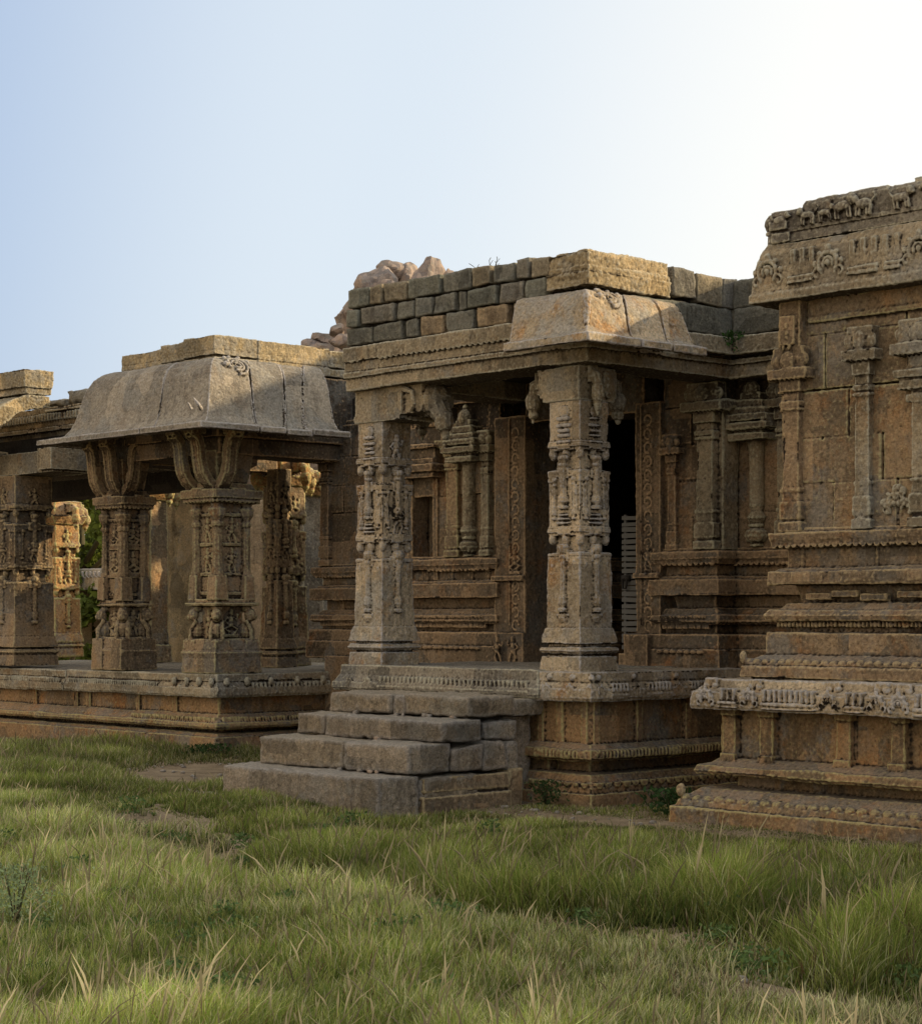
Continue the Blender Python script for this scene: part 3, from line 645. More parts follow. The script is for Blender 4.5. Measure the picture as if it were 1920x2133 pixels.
b.tiers(-5.15, -3.2, 2.0, 2.6, [(-.1, 1.1, .1, .1)]); b.tiers(-7.4, -5.1, 3.3, 3.9, [(-.1, 1.1, .1, .1)])
FV2 = Fr(0, 3.45, '-Y')
scallops(b, FV2, -7.9, -5.3, 0, .095, 2.075, .028); dentils(b, FV2, -7.8, -5.3, .05, .085, 1.47, 1.515, .016)
b.tiers(-.3, 2.3, 2.2, 2.7, [(-.1, 1.1, .1, .1)])
for a, c in ((-5.2, -4.62), (-4.2, -3.25), (-.9, -.25)): scallops(b, FH, a, c, 0, .095, 2.075, .028)
FR_ = Fr(0, 2.27, '-Y'); scallops(b, FR_, -.25, 1.5, 0, .095, 2.075, .028)
for a, c in ((-5.15, -3.3), (-.9, -.32)): dentils(b, FH, a, c, .05, .085, 1.47, 1.515, .016); dentils(b, FH, a, c, .08, .128, 1.575, 1.6, .016); petals(b, FH, a, c, .15, 1.26, .04, .02)
for u in (-5.0, -4.3, -3.9, -3.6, -3.35): b.fb(FH, u-.03, u+.03, 0, .02, 1.96, 2.07)
figure(b, FH, -3.05, .16, 1.12, .25, 9)
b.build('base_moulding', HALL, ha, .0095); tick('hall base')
b = B()
ZW = [2.2, 2.52, 2.86, 3.2, 3.55, 3.95]
for xa, xb, z0, z1 in ((-5.13, -4.53, 2.2, 3.95), (-4.14, -3.16, 2.2, 3.95), (-4.55, -4.1, 3.05, 3.95), (-.95, -.3, 2.2, 3.95)):
    b.fr(xa, xb, 2.04, 2.4, z0, z1)
    blockwall(b, FH, xa, xb, 0, [z for z in ZW if z >= z0-.2], .3, .6)
b.fr(-4.55, -4.1, 2.22, 2.5, 1.9, 3.1); b.fr(-4.36, -4.1, 2.14, 2.5, 1.95, 3.05)
b.fr(-7.83, -5.1, 3.49, 3.9, 2.2, 4.0); blockwall(b, Fr(0, 3.45, '-Y'), -7.83, -5.1, 0, ZW, .35, .6); b.fr(-5.13, -4.9, 2.05, 3.6, 1.1, 4.1); b.fr(-7.83, -7.5, 3.5, 5.8, 0.0, 4.1)
FHL = Fr(-6.36, 0, '-X')
b.fr(-2.8, -1.2, 2.0, 2.5, 3.55, 3.95); b.fr(-3.3, -.2, 2.05, 2.55, 3.9, 4.12)
b.fr(-5.1, -3.1, 2.0, 2.5, 3.93, 4.35)
blockwall(b, Fr(0, 2.27, '-Y'), -.55, 2.3, 0, [2.2, 2.55, 2.95, 3.3, 3.85], .4, .6); b.fr(-.55, 2.3, 2.31, 2.9, 2.2, 3.9)
b.fr(-.55, -.28, 2.02, 2.4, 2.2, 3.9)
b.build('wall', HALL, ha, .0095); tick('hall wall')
b = B()  # niche cornice and block above
b.fb(FH, -4.60, -4.03, 0, .16, 3.06, 3.10); b.fb(FH, -4.62, -4.00, 0, .20, 3.12, 3.20); b.fb(FH, -4.6, -4.03, 0, .16, 3.21, 3.26); b.fb(FH, -4.6, -4.03, 0, .13, 3.26, 3.36); b.fb(FH, -4.62, -4.0, 0, .18, 3.37, 3.41)
dentils(b, FH, -4.58, -4.05, .1, .19, 3.15, 3.19, .015)
b.fb(FH, -4.62, -3.95, 0, .10, 3.42, 3.60); b.fb(FH, -4.35, -3.8, 0, .14, 3.6, 3.78); figure(b, FH, -4.0, .14, 3.6, .17, 5); b.fb(FH, -4.6, -3.3, 0, .12, 3.80, 3.9)
b.fb(FH, -4.57, -4.50, -.2, .03, 1.97, 3.05); b.fb(FH, -4.17, -4.10, -.2, .03, 1.97, 3.05)
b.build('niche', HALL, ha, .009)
def panjara(b, F, u, w, pz=2.21):
    """pot-and-pavilion half column"""
    p = F(u, .03, 0)
    pot(b, p[0], p[1], pz, w*.85, 14); b.lathe(p[0], p[1], [(w*.45, pz+.2), (w*.8, pz+.27), (w*.5, pz+.33), (w*.62, pz+.38), (w*.60, pz+.95), (w*.75, pz+.97), (w*.75, pz+1.0), (w*.55, pz+1.03), (w*.9, pz+1.09), (w*.9, pz+1.14)], 14)
    for i, (zz, ww, nn) in enumerate(((.98, 1.7, .20), (1.03, 1.3, .16), (1.08, 2.1, .22), (1.16, 2.0, .2), (1.22, 1.7, .18), (1.29, 1.35, .16), (1.36, .9, .13))):
        b.fb(F, u-w*ww, u+w*ww, 0, nn, pz+zz, pz+zz+.055)
    scallops(b, F, u-w*2, u+w*2, 0, .21, pz+1.08, .02)
    feld(b, F, u, .1, pz+1.45, w*.75, .06, .08); feld(b, F, u, .08, pz+1.54, w*.3, .04, .05)
    for s in (-1, 1): feld(b, F, u+s*w*1.7, .12, pz+1.16, w*.4, .1, .05)
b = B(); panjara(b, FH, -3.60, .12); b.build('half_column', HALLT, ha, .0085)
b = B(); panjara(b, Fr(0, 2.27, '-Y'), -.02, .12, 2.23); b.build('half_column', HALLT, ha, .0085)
for u, w_, d, F_, z0, z1, mt in ((-3.845, .17, .06, FH, 2.21, 3.6, OCHRE), (-3.33, .10, .07, FH, 2.21, 3.5, HALLT), (-.81, .10, .05, FH, 2.21, 3.30, HALL), (-.39, .19, .07, FH, 2.21, 3.75, HALLT),
                             (.33, .17, .07, Fr(0, 2.27, '-Y'), 2.21, 3.75, HALLT), (-7.74, .15, .07, FV2, 2.21, 3.75, HALL), (-6.6, .3, .05, FV2, 2.21, 3.75, HALL), (-5.6, .14, .05, FV2, 2.21, 3.75, HALL), (-4.8, .14, .05, FH, 2.21, 3.75, HALL)):
    b = B(); pilaster(b, F_, u, 0, z0, z1, w_, d)
    if u == -.39: b.fb(Fr(-.29, 2.12, '+X'), -.1, .12, -.02, .05, 2.21, 3.5); b.fb(Fr(-.29, 2.12, '+X'), -.2, .12, -.02, .14, 3.51, 3.58)
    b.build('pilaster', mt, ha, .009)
for xa, xb, nm in ((-3.18, -2.74, 0), (-1.24, -.93, 1)):
    b = B(); b.fr(xa, xb, 1.93, 2.4, 1.1, 3.62); b.fr(xa, xb, 1.90, 2.4, 1.1, 1.42); b.fr(xa+.0, xb, 1.88, 2.4, 1.95, 2.0)
    m_ = xb-.13 if nm == 0 else xb-.15
    for z in [1.5+.13*i for i in range(16)]:
        s = 1 if int(z*10) % 2 else -1
        b.tube([Fr(0, 1.93, '-Y')(m_+s*.045*math.cos(t), .0, z+.05*math.sin(t)) for t in [i*.7 for i in range(8)]], .012, 5)
    b.fr(m_-.09, m_-.08, 1.91, 2.0, 1.5, 3.6)
    figure(b, Fr(0, 1.93, '-Y'), m_, .01, 2.02, .24, 4+nm); figure(b, Fr(0, 1.9, '-Y'), m_, .01, 1.12, .26, 6+nm)
    if nm: b.fr(-1.28, -.98, 1.80, 2.0, 1.1, 1.42); b.fr(-1.4, -1.2, 1.85, 2.2, 1.1, 1.24)
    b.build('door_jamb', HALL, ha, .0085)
b = B()  # beam, cornice and block courses over the recess
b.fr(-.12, 2.3, 1.95, 2.5, 3.765, 3.885); b.fr(-.12, 2.3, 1.92, 2.5, 3.885, 3.93); b.fr(-.12, 2.3, 1.98, 2.5, 3.93, 3.96); b.fr(-.1, .62, 1.86, 2.5, 3.96, 4.13, .02, -.02); b.fr(.63, 2.3, 1.86, 2.5, 3.96, 4.13, .02, -.02)
b.fr(-.12, .0, 1.2, 1.9, 3.96, 4.12, .03, -.01)
b.build('beam', TAN, ha, .009)
b = B()
for a, c, z0, z1 in ((-.05, .55, 4.145, 4.39), (.56, 1.1, 4.14, 4.385), (1.11, 1.9, 4.14, 4.39), (-.05, .36, 4.40, 4.66), (.37, .7, 4.40, 4.67), (.71, 1.3, 4.40, 4.69), (1.31, 1.95, 4.4, 4.68)):
    b.rock(a, c, 1.93+rnd.uniform(-.01, .01), 2.4, z0, z1, .005, .009, .020, tint=TINTS[rnd.randrange(7)])
b.build('parapet', BLOCK, ha)
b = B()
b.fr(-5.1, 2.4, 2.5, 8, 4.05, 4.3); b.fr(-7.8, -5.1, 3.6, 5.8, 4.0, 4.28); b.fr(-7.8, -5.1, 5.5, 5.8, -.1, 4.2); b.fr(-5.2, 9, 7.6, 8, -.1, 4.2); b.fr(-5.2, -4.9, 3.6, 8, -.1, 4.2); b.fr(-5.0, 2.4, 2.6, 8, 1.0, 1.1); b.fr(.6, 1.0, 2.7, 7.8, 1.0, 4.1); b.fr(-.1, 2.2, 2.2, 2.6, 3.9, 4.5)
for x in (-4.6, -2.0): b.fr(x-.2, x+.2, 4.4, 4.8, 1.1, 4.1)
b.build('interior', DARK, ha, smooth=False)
b = B(); b.fr(-1.60, -1.575, 2.16, 2.19, 1.26, 2.58); b.fr(-1.28, -1.255, 2.16, 2.19, 1.26, 2.58)
gt = thing('slatted_gate', 'weathered grey slatted gate standing in the dark doorway', 'gate', (-1.42, 2.17, 1.1)); WOOD = flat('weathered_timber', (.15, .145, .13), .8)
b.build('gate_frame', WOOD, gt, smooth=False)
b = B()
for i in range(23):
    z = 1.27+i*.057; t = rnd.uniform(-.006, .006); h_ = rnd.uniform(.034, .047)
    b.add([(-1.62, 2.15, z+t), (-1.24, 2.15, z-t), (-1.24, 2.15, z-t+h_), (-1.62, 2.15, z+t+h_), (-1.62, 2.165, z+t), (-1.24, 2.165, z-t), (-1.24, 2.165, z-t+h_), (-1.62, 2.165, z+t+h_)],
          [(0, 1, 2, 3), (7, 6, 5, 4), (0, 4, 5, 1), (1, 5, 6, 2), (2, 6, 7, 3), (3, 7, 4, 0)])
b.build('slats', WOOD, gt, smooth=False)
b = B(); b.fr(-1.60, -1.50, 2.12, 2.15, 1.93, 1.99); b.tube([(-1.58, 2.12, 1.95), (-1.57, 2.11, 1.86), (-1.53, 2.11, 1.86), (-1.52, 2.12, 1.95)], .012, 6); b.build('latch', flat('rusty_iron', (.03, .025, .02), .6), gt)
tick('hall done')

# ================================================================== LEFT PAVILION
pa = thing('pillared_pavilion', 'open pillared stone pavilion with broad drooping eave left of the steps', 'pavilion', (-8.7, 2.5, 0))
VP = .010
b = B()
TP = [(-.15, .17, .11, .10), (.17, .21, .08, .04), (.20, .28, -.17, -.17), (.27, .30, .10, .12), (.30, .335, .12, .11), (.335, .43, .09, -.01), (.42, .64, -.04, -.04)]
b.tiers(-15.5, -7.5, 1.6, 6.0, TP)
FV = Fr(0, 1.6, '-Y'); FW = Fr(-7.5, 0, '+X')
dentils(b, FV, -9.2, -7.45, .05, .088, .35, .40, .022); dentils(b, FW, 1.6, 4.0, .05, .088, .35, .40, .022)
for u in (-14, -12.8, -11.6, -10.6, -10.3, -9.2, -8.4): b.fb(FV, u-.04, u+.04, -.05, -.01, .42, .63)
b.build('plinth', PLINTH, pa, VP)
b = B()
for xa, xb, dz in ((-15.5, -10.72, -.01), (-10.70, -8.35, .0), (-8.34, -7.5, .005)):
    for z0, z1, o0, o1 in [(.635, .67, .10, .115), (.67, .74, .115, .11), (.74, .81, .10, .06), (.81, .825, .04, .04), (.825, .905, .07, .065)]:
        r_ = 1 if xb == -7.5 else 0
        b.add([(xa, 1.6-o0, z0+dz), (xb+o0*r_, 1.6-o0, z0+dz), (xb+o0*r_, 6, z0+dz), (xa, 6, z0+dz), (xa, 1.6-o1, z1+dz), (xb+o1*r_, 1.6-o1, z1+dz), (xb+o1*r_, 6, z1+dz), (xa, 6, z1+dz)],
              [(3, 2, 1, 0), (4, 5, 6, 7), (0, 1, 5, 4), (1, 2, 6, 5), (2, 3, 7, 6), (3, 0, 4, 7)])
dentils(b, FV, -10.6, -8.6, .08, .115, .745, .80, .02); dentils(b, FV, -15, -10.8, .08, .115, .745, .80, .02); dentils(b, FW, 2.0, 4.2, .08, .115, .745, .80, .03)
for u in (-8.25, -8.0, -7.75, -7.5): feld(b, FV, u, .1, .82, .04, .03, .05); kudu(b, FV, u+.1, .1, .73, .03)
for u in (1.65, 1.95, 2.3, 2.7, 3.1): feld(b, FW, u, .1, .82, .04, .03, .05); kudu(b, FW, u+.1, .1, .73, .03)
b.fr(-12, -7.6, 3.0, 6, .86, .915)
b.build('plinth_slab', TAN, pa, VP); tick('pavilion plinth')

def composite_pillar(b, cx, cy, hx, hy, z0, seed=0):
    T = [(z0, z0+.17, .035, .03), (z0+.17, z0+.19, .0, .0), (z0+.19, z0+.24, .03, .045), (z0+.24, z0+.27, .045, .02), (z0+.27, z0+.29, .0, .0), (z0+.29, z0+.40, .02, .0)]
    for z_0, z_1, o0, o1 in T: b.fr(cx-hx, cx+hx, cy-hy, cy+hy, z_0-.003, z_1+.003, o0, o1)
    for dx, dy in ((-1, -1), (1, -1), (1, 1), (-1, 1)):   # projecting corner offsets in the foot
        b.fr(cx+dx*hx*.72-.09, cx+dx*hx*.72+.09, cy+dy*hy*.72-.09, cy+dy*hy*.72+.09, z0, z0+.385, .03, .015)
    b.fr(cx-hx*.56, cx+hx*.56, cy-hy*.56, cy+hy*.56, z0+.35, z0+2.6)
    b.fr(cx-hx, cx+hx, cy-hy, cy+hy, z0+.79, z0+.825, 0, .01); b.fr(cx-hx, cx+hx, cy-hy, cy+hy, z0+.825, z0+.87, -.02, -.03)
    pts = [(-1, -1), (1, -1), (1, 1), (-1, 1)]
    for dx, dy in pts:
        x, y = cx+dx*hx*.68, cy+dy*hy*.68
        # crouching lion under each colonette
        b.ell((x, y, z0+.50), (.085, .085, .11)); b.ell((x+dx*.03, y+dy*.03, z0+.68), (.07, .07, .085)); b.ell((x+dx*.06, y+dy*.06, z0+.66), (.045, .045, .04)); b.ell((x, y, z0+.76), (.06, .06, .05))
        for s in (-1, 1): b.tube([(x+s*.04*dy, y-s*.04*dx, z0+.62), (x+dx*.05+s*.05*dy, y+dy*.05-s*.05*dx, z0+.50), (x+dx*.05+s*.05*dy, y+dy*.05-s*.05*dx, z0+.39)], .028, 6)
        r = .066 if (dx, dy) == (1, -1) else .056
        b.fr(x-r*1.25, x+r*1.25, y-r*1.25, y+r*1.25, z0+.86, z0+1.15, .01, -.005)
        b.lathe(x, y, [(r*1.25, z0+1.1), (r*.95, z0+1.3), (r*.85, z0+1.72), (r*1.15, z0+1.74), (r*1.15, z0+1.77), (r*.85, z0+1.80), (r*1.5, z0+1.86), (r*1.65, z0+1.93), (r*1.1, z0+1.96), (r*1.3, z0+2.04)], 8, rot=R(22.5))
    for d in DIRS:
        F = Fr(cx, cy, d); n = (hy if 'Y' in d else hx); u_ = (hx if 'Y' in d else hy)
        b.fb(F, -u_*1.0, u_*1.0, n*.3, n*1.12, z0+2.02, z0+2.12); b.fb(F, -u_*1.12, u_*1.12, n*.3, n*1.18, z0+2.06, z0+2.16)
        scallops(b, F, -u_*1.05, u_*1.05, n*.4, n*1.10, z0+2.02, .028)
        b.fb(F, -u_*.5, u_*.5, n*.3, n*.62, z0+.9, z0+2.0); [b.fb(F, -u_*.42, u_*.42, n*.3, n*.70, z0+q, z0+q+.035) for q in (.92, 1.15, 1.5, 1.85)]; figure(b, F, 0, n*.64, z0+1.18, .28, seed+7); figure(b, F, 0, n*.64, z0+1.54, .28, seed+9); figure(b, F, 0, n*.60, z0+.42, .32, seed+ord(d[0])+ord(d[1]))
        b.fb(F, -u_*.3, u_*.3, n, n*1.2, z0+2.10, z0+2.18)
    b.fr(cx-hx*.95, cx+hx*.95, cy-hy*.95, cy+hy*.95, z0+2.14, z0+2.24, 0, -.03)
    b.fr(cx-hx*.7, cx+hx*.7, cy-hy*.7, cy+hy*.7, z0+2.2, z0+2.62, 0, .06)
    # curling struts that carry the eave
    for d, us in (('-Y', (-hx*.7, hx*.55)), ('+X', (-hy*.6,))):
        F = Fr(cx, cy, d); n = (hy if d == '-Y' else hx)
        for u in us:
            P = [(n*.85, 2.20), (n*1.10, 2.26), (n*1.32, 2.36), (n*1.42, 2.50), (n*1.46, 2.64), (n*1.56, 2.74), (n*1.80, 2.80)]
            vs_ = []
            for k in range(len(P)):
                d_ = Vector((P[min(k+1, len(P)-1)][0]-P[max(k-1, 0)][0], P[min(k+1, len(P)-1)][1]-P[max(k-1, 0)][1])).normalized(); t_ = .045
                for su_, st_ in ((-1, -1), (1, -1), (1, 1), (-1, 1)): vs_.append(F(u+su_*.085, P[k][0]-st_*t_*d_.y, z0+P[k][1]+st_*t_*d_.x))
            m_ = len(P); b.add(vs_, [(3, 2, 1, 0), tuple(4*(m_-1)+q for q in range(4))]+[(4*k+q, 4*k+(q+1) % 4, 4*k+4+(q+1) % 4, 4*k+4+q) for k in range(m_-1) for q in range(4)])
            for q in (-.05, .05): b.tube([F(u+q, a+.045, z0+c) for a, c in P], [.016]*7, 5)
            b.fb(F, u-.08, u+.08, n*1.3, n*1.95, z0+2.80, z0+2.90)
proto = None
for i, cx in enumerate((-7.80, -9.74)):
    b = B(); composite_pillar(b, cx, (1.87, 1.78)[i], .30, (.31, .22)[i], .92, seed=i*3)
    b.build('pillar', OCHRE if i == 0 else BROWN, pa, .009, label='clustered pillar with crouching lions and slim colonettes'); tick('composite')
b = B(); carved_pillar(b, -9.12, 3.75, .92, 3.5, .24, seed=61, figs=('-Y', '+X')); b.build('pillar', BROWN, pa, .011, label='square carved pillar in shade at the back of the pavilion')
b = B()
b.fr(-10.15, -7.48, 1.6, 2.1, 3.50, 3.80); b.fr(-8.05, -7.50, 1.6, 4.1, 3.50, 3.80); b.fr(-10.15, -9.6, 1.6, 4.1, 3.50, 3.8)
b.fr(-9.4, -7.45, 1.55, 4.1, 3.70, 4.5)
b.build('beam', HALL, pa, VP)
b = B()
E1 = Fr(0, 1.5, '-Y'); E2 = Fr(-7.4, 0, '+X')
kapota(b, E1, [-9.36, -8.02, -7.4], 0, 4.54, 3.74, .76, mitre0=1, mitre1=1, slant=.15)
kapota(b, Fr(-9.36, 0, '-X'), [1.5, 2.4, 3.4], 0, 4.54, 3.74, .76, mitre0=1)
kapota(b, E2, [1.5, 1.95, 2.38, 2.70, 2.90], 0, 4.54, 3.74, .76, mitre0=1, slant=-.40)
medallion(b, E2, 1.62, .22, .13, .012, 4.54, 3.74, .76, False, .024)
b.tube([(-6.72, .80, 3.90), (-6.66, .72, 3.94), (-6.70, .68, 4.02)], [.03, .025, .01], 6); b.tube([(-6.80, .72, 3.90), (-6.78, .66, 3.97)], [.025, .01], 6)
b.build('eave', EAVE, pa, .009, rough=.8); tick('pavilion eave')
b = B()
def parapet_run(b, xa, xb, ya, yb, z0, zt, topn=0):
    h = zt-z0
    b.fr(xa, xb, ya, yb, z0, z0+h*.30); b.fr(xa, xb, ya, yb, z0+h*.28, z0+h*.36, -.05, -.05); b.fr(xa, xb, ya, yb, z0+h*.36, z0+h*.52, .005, .0); b.fr(xa, xb, ya, yb, z0+h*.50, z0+h*.58, -.04, -.04); b.fr(xa, xb, ya, yb, z0+h*.56, z0+h, 0, 0)
for xa, xb, ya, yb, zt in ((-9.36, -8.53, 1.5, 2.0, 4.80), (-8.515, -8.06, 1.5, 2.0, 4.84), (-8.05, -7.44, 1.5, 2.12, 4.87), (-7.95, -7.43, 2.135, 3.22, 4.86), (-7.93, -7.44, 3.235, 4.3, 4.84)):
    parapet_run(b, xa, xb, ya, yb, 4.52, zt)
b.build('parapet', LICHEN, pa, .009, rough=1.25)
tick('pavilion done')

# ================================================================== FAR LEFT COLONNADE BAY
fa = thing('colonnade_bay', 'ruined colonnade bay at the far left edge with a broken sunlit eave end', 'colonnade', (-12.5, 2.2, .9))
b = B(); carved_pillar(b, -12.22, 1.80, .93, 3.46, .58, seed=21, figs=('+X', '-Y')); 
b.build('pillar', BROWN, fa, .010)
b = B(); composite_pillar(b, -13.1, 1.87, .3, .31, .92, seed=31); b.build('pillar', BROWN, fa, .014)
b = B(); b.fr(-15, -11.05, 1.55, 2.1, 3.47, 3.75); b.fr(-11.3, -11.0, 1.5, 2.1, 3.5, 3.78, .02, .02); b.fr(-15, -10.2, 2.35, 2.9, 3.5, 3.9); b.fr(-15, -9.5, 2.33, 2.9, 3.72, 4.0)
FZ = Fr(0, 2.3, '-Y')
b.fr(-15, -9.5, 2.3, 2.9, 3.99, 4.12); b.fr(-15, -9.5, 2.24, 2.9, 4.12, 4.17); b.fr(-15, -9.5, 2.3, 2.9, 4.17, 4.45); dentils(b, FZ, -14, -9.6, 0, .05, 4.26, 4.36, .035); b.fb(FZ, -12.4, -10.2, 0, .045, 4.38, 4.41)
b.build('beam', TAN, fa, .010)
b = B(); b.prism(Fr(0, 0, '+X'), [(1.85, 4.5), (1.5, 4.5), (1.3, 4.43), (1.12, 4.32), (.96, 4.16), (.86, 3.98), (.80, 3.80), (.98, 3.80), (1.04, 3.94), (1.16, 4.10), (1.34, 4.24), (1.6, 4.33), (1.85, 4.36)], -15, -11.62); b.build('eave', LICHEN, fa, .010, rough=1.8)
b = B(); b.fr(-15, -11.60, 1.48, 1.86, 4.52, 4.62, 0, 0); b.fr(-15, -11.58, 1.45, 1.86, 4.61, 4.83, 0, .02); b.build('parapet', LICHEN, fa, .010, rough=1.6)
b = B(); b.rock(-12.55, -11.98, 2.3, 2.8, 4.44, 4.55, .04, .03, .05); b.rock(-11.98, -11.2, 2.32, 2.8, 4.44, 4.64, .05, .04, .05); b.rock(-11.2, -9.6, 2.35, 2.8, 4.44, 4.55, .03, .02, .05)
b.build('coping_stone', BLOCK, fa)
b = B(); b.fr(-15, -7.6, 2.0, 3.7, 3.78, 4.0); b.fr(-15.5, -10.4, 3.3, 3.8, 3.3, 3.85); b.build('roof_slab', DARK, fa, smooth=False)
tick('bay')
# ---- freestanding pillars in the court behind
def court_pillar(x, y, w_, z0, z1, label, mat, kind, seed=0):
    t = thing('stone_pillar', label, 'pillar', (x, y, z0), 'pillars standing behind the pavilion')
    b = B()
    if kind == 'carved': carved_pillar(b, x, y, z0, z1, w_, seed, figs=DIRS)
    elif kind == 'plain':
        b.fr(x-w_/2, x+w_/2, y-w_/2, y+w_/2, z0, z0+.25, .04, .03); b.fr(x-w_/2, x+w_/2, y-w_/2, y+w_/2, z0+.2, z1-.0, 0, -.02)
    b.build('shaft', mat, t, .014, rough=1.2)
    b = B(); h = w_/2
    b.fr(x-h*1.3, x+h*1.3, y-h*1.3, y+h*1.3, z1-.02, z1+.12, -.04, .04); b.fr(x-h*1.1, x+h*1.1, y-h*1.1, y+h*1.1, z1+.1, z1+.36, .05, -.0)
    for d in DIRS:
        F = Fr(x, y, d); bud_arm(b, F, h*1.2, z1+.05, .25, .07)
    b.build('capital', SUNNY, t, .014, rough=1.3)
court_pillar(-9.85, 4.4, .42, .92, 3.35, 'carved pillar with seated figures glimpsed right of the lion pillar, its bracket capital sunlit', OCHRE, 'carved', 41)
court_pillar(-11.4, 6.0, .40, .92, 3.35, 'plain pinkish square pillar glimpsed just left of the closed hall', GREY, 'plain')
court_pillar(-13.1, 4.5, .34, .92, 3.3, 'narrow plain ochre pillar seen between the two lion pillars', OCHRE, 'plain')
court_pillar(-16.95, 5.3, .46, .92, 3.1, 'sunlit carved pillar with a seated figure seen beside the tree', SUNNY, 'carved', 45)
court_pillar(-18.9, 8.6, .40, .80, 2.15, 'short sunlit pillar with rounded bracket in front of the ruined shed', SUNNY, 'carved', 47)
b = B(); b.rock(-14.2, -12.62, 5.0, 5.5, .8, 3.9, .05, .03, .09); o = b.build('stone_wall', LICHEN); tag(o, 'rough standing stone slab striped with sunlight between the two lion pillars', 'stone slab')
b = B()
for k_, (a_, c_, z_) in enumerate(((-17.0, -16.1, 3.3), (-16.08, -15.0, 3.6), (-14.98, -13.9, 3.2))): b.rock(a_, c_, 8.2, 8.7, .0, z_, .05, .03, .10, tint=pick((1, 1, 1), (1.15, 1.0, .85)))
o = b.build('court_wall', BLOCK); tag(o, 'broken upright wall slabs at the back of the court right of the corner pillar', 'wall')
# low ruined shed far behind
rs = thing('ruined_shed', 'low stone shed with sunlit slab roof seen far behind through the colonnade', 'ruined shed', (-27, 12.5, 0))
b = B(); b.fr(-33, -21, 11.5, 15, 2.15, 2.42); b.fr(-33, -21, 11.6, 15, 2.42, 2.62, 0, -.05); dentils(b, Fr(0, 11.5, '-Y'), -33, -21, 0, .05, 2.45, 2.56, .08); b.build('roof_slab', PALE, rs, .03)
b = B(); b.fr(-33, -21, 14, 14.4, 0, 2.2); [b.fr(x-.2, x+.2, 11.8, 12.2, 0, 2.2) for x in (-32, -29.5, -27, -24.5, -22)]; b.build('wall', BROWN, rs, smooth=False)

# ---- unseen walls added behind and right of everything to cast the court shadow
rh = thing('shadow_caster', 'unseen tall walls added behind the shrine to cast shadows on the court', 'temple hall', (12, 13, 0))
b = B(); b.tiers(-3.0, 4, 12, 12.6, [(-.2, 6.5, 0, 0), (6.5, 7.0, .2, .2), (7.0, 8.1, 0, .0)]); b.tiers(4.5, 50, 12, 12.6, [(-.2, 1, .5, .5), (1, 1.2, .7, .6), (1.2, 6.9, 0, 0), (6.9, 7.4, .9, .2), (7.4, 8.48, .2, .0)]); b.build('wall', BROWN, rh, smooth=False)  # unseen walls added to cast the court shadow
b = B(); b.tiers(-10.2, -1, 14, 14.4, [(-.2, 5.6, 0, 0)]); b.tiers(-10.2, -8.1, 14, 14.4, [(5.6, 6.7, 0, 0)]); b.tiers(-6.9, -1, 14, 14.4, [(5.6, 6.65, 0, 0)]); b.tiers(-8.15, -6.85, 14, 14.4, [(6.15, 6.7, 0, 0)]); b.tiers(-15, -10.2, 14, 14.4, [(-.2, 4.6, 0, 0)]); b.build('shade_screen', BROWN, rh, smooth=False)  # unseen wall added; its gap and lintel shape the sunlit bands

# ================================================================== GROUND
def vnoise(x, y, s, seed=0):
    rs_ = np.random.RandomState(seed); g = rs_.rand(64, 64)
    X = x*s+1000; Y = y*s+1000; xi = np.floor(X).astype(int); yi = np.floor(Y).astype(int); fx = X-xi; fy = Y-yi
    fx = fx*fx*(3-2*fx); fy = fy*fy*(3-2*fy)
    q = lambda a, c: g[a % 64, c % 64]
    return (q(xi, yi)*(1-fx)+q(xi+1, yi)*fx)*(1-fy)+(q(xi, yi+1)*(1-fx)+q(xi+1, yi+1)*fx)*fy
def gz(x, y):
    # humps under the stands of grass, a worn gap between them
    gy = np.where(x < 2.4, -4.95+(2.4-x)*.33, -4.95); hollow = -.10*np.exp(-((y-gy+.05)/.35)**2)*(x > -1.5)*(x < 12)
    near = np.exp(-((np.maximum(0, np.hypot(x-3, y+5)-25))/10)**2)
    # ground rises a little in front of the steps and dips along the walls
    m = (vnoise(x, y, .5, 1)-.5)*.14+(vnoise(x, y, 1.7, 2)-.5)*.05+(vnoise(x, y, 6, 3)-.5)*.018
    wall = np.clip((-y-.6)/1.2, 0, 1)
    return m*near*(.25+.75*wall)-.02+hollow
t = np.linspace(-1, 1, 321); g1 = np.sign(t)*(np.abs(t)**5*2500+np.abs(t)*16)
GX, GY = np.meshgrid(g1+2, g1-4); GZ = gz(GX, GY)
n = len(g1); vs = np.stack([GX.ravel(), GY.ravel(), GZ.ravel()], 1)
ii, jj = np.meshgrid(np.arange(n-1), np.arange(n-1)); a = (jj*n+ii).ravel()
fs = np.stack([a, a+1, a+n+1, a+n], 1)
me = bpy.data.meshes.new('ground'); me.from_pydata(vs.tolist(), [], fs.tolist()); me.polygons.foreach_set('use_smooth', [True]*len(me.polygons))
gr = bpy.data.objects.new('ground', me); COL.objects.link(gr); gr['kind'] = 'structure'; gr['label'] = 'bare brown earth under the grass'
m, nt_, bs = mat_new('earth'); N = nt_.nodes; L = nt_.links
pos = N.new('ShaderNodeNewGeometry'); 
def nn(s, d=6, r=.65):
    q = N.new('ShaderNodeTexNoise'); q.inputs['Scale'].default_value = s; q.inputs['Detail'].default_value = d; q.inputs['Roughness'].default_value = r; L.new(pos.outputs['Position'], q.inputs['Vector']); return q.outputs['Fac']
cr = N.new('ShaderNodeValToRGB'); cr.color_ramp.elements[0].color = (.25, .185, .115, 1); cr.color_ramp.elements[1].color = (.46, .36, .24, 1); cr.color_ramp.elements[0].position = .35; cr.color_ramp.elements[1].position = .65
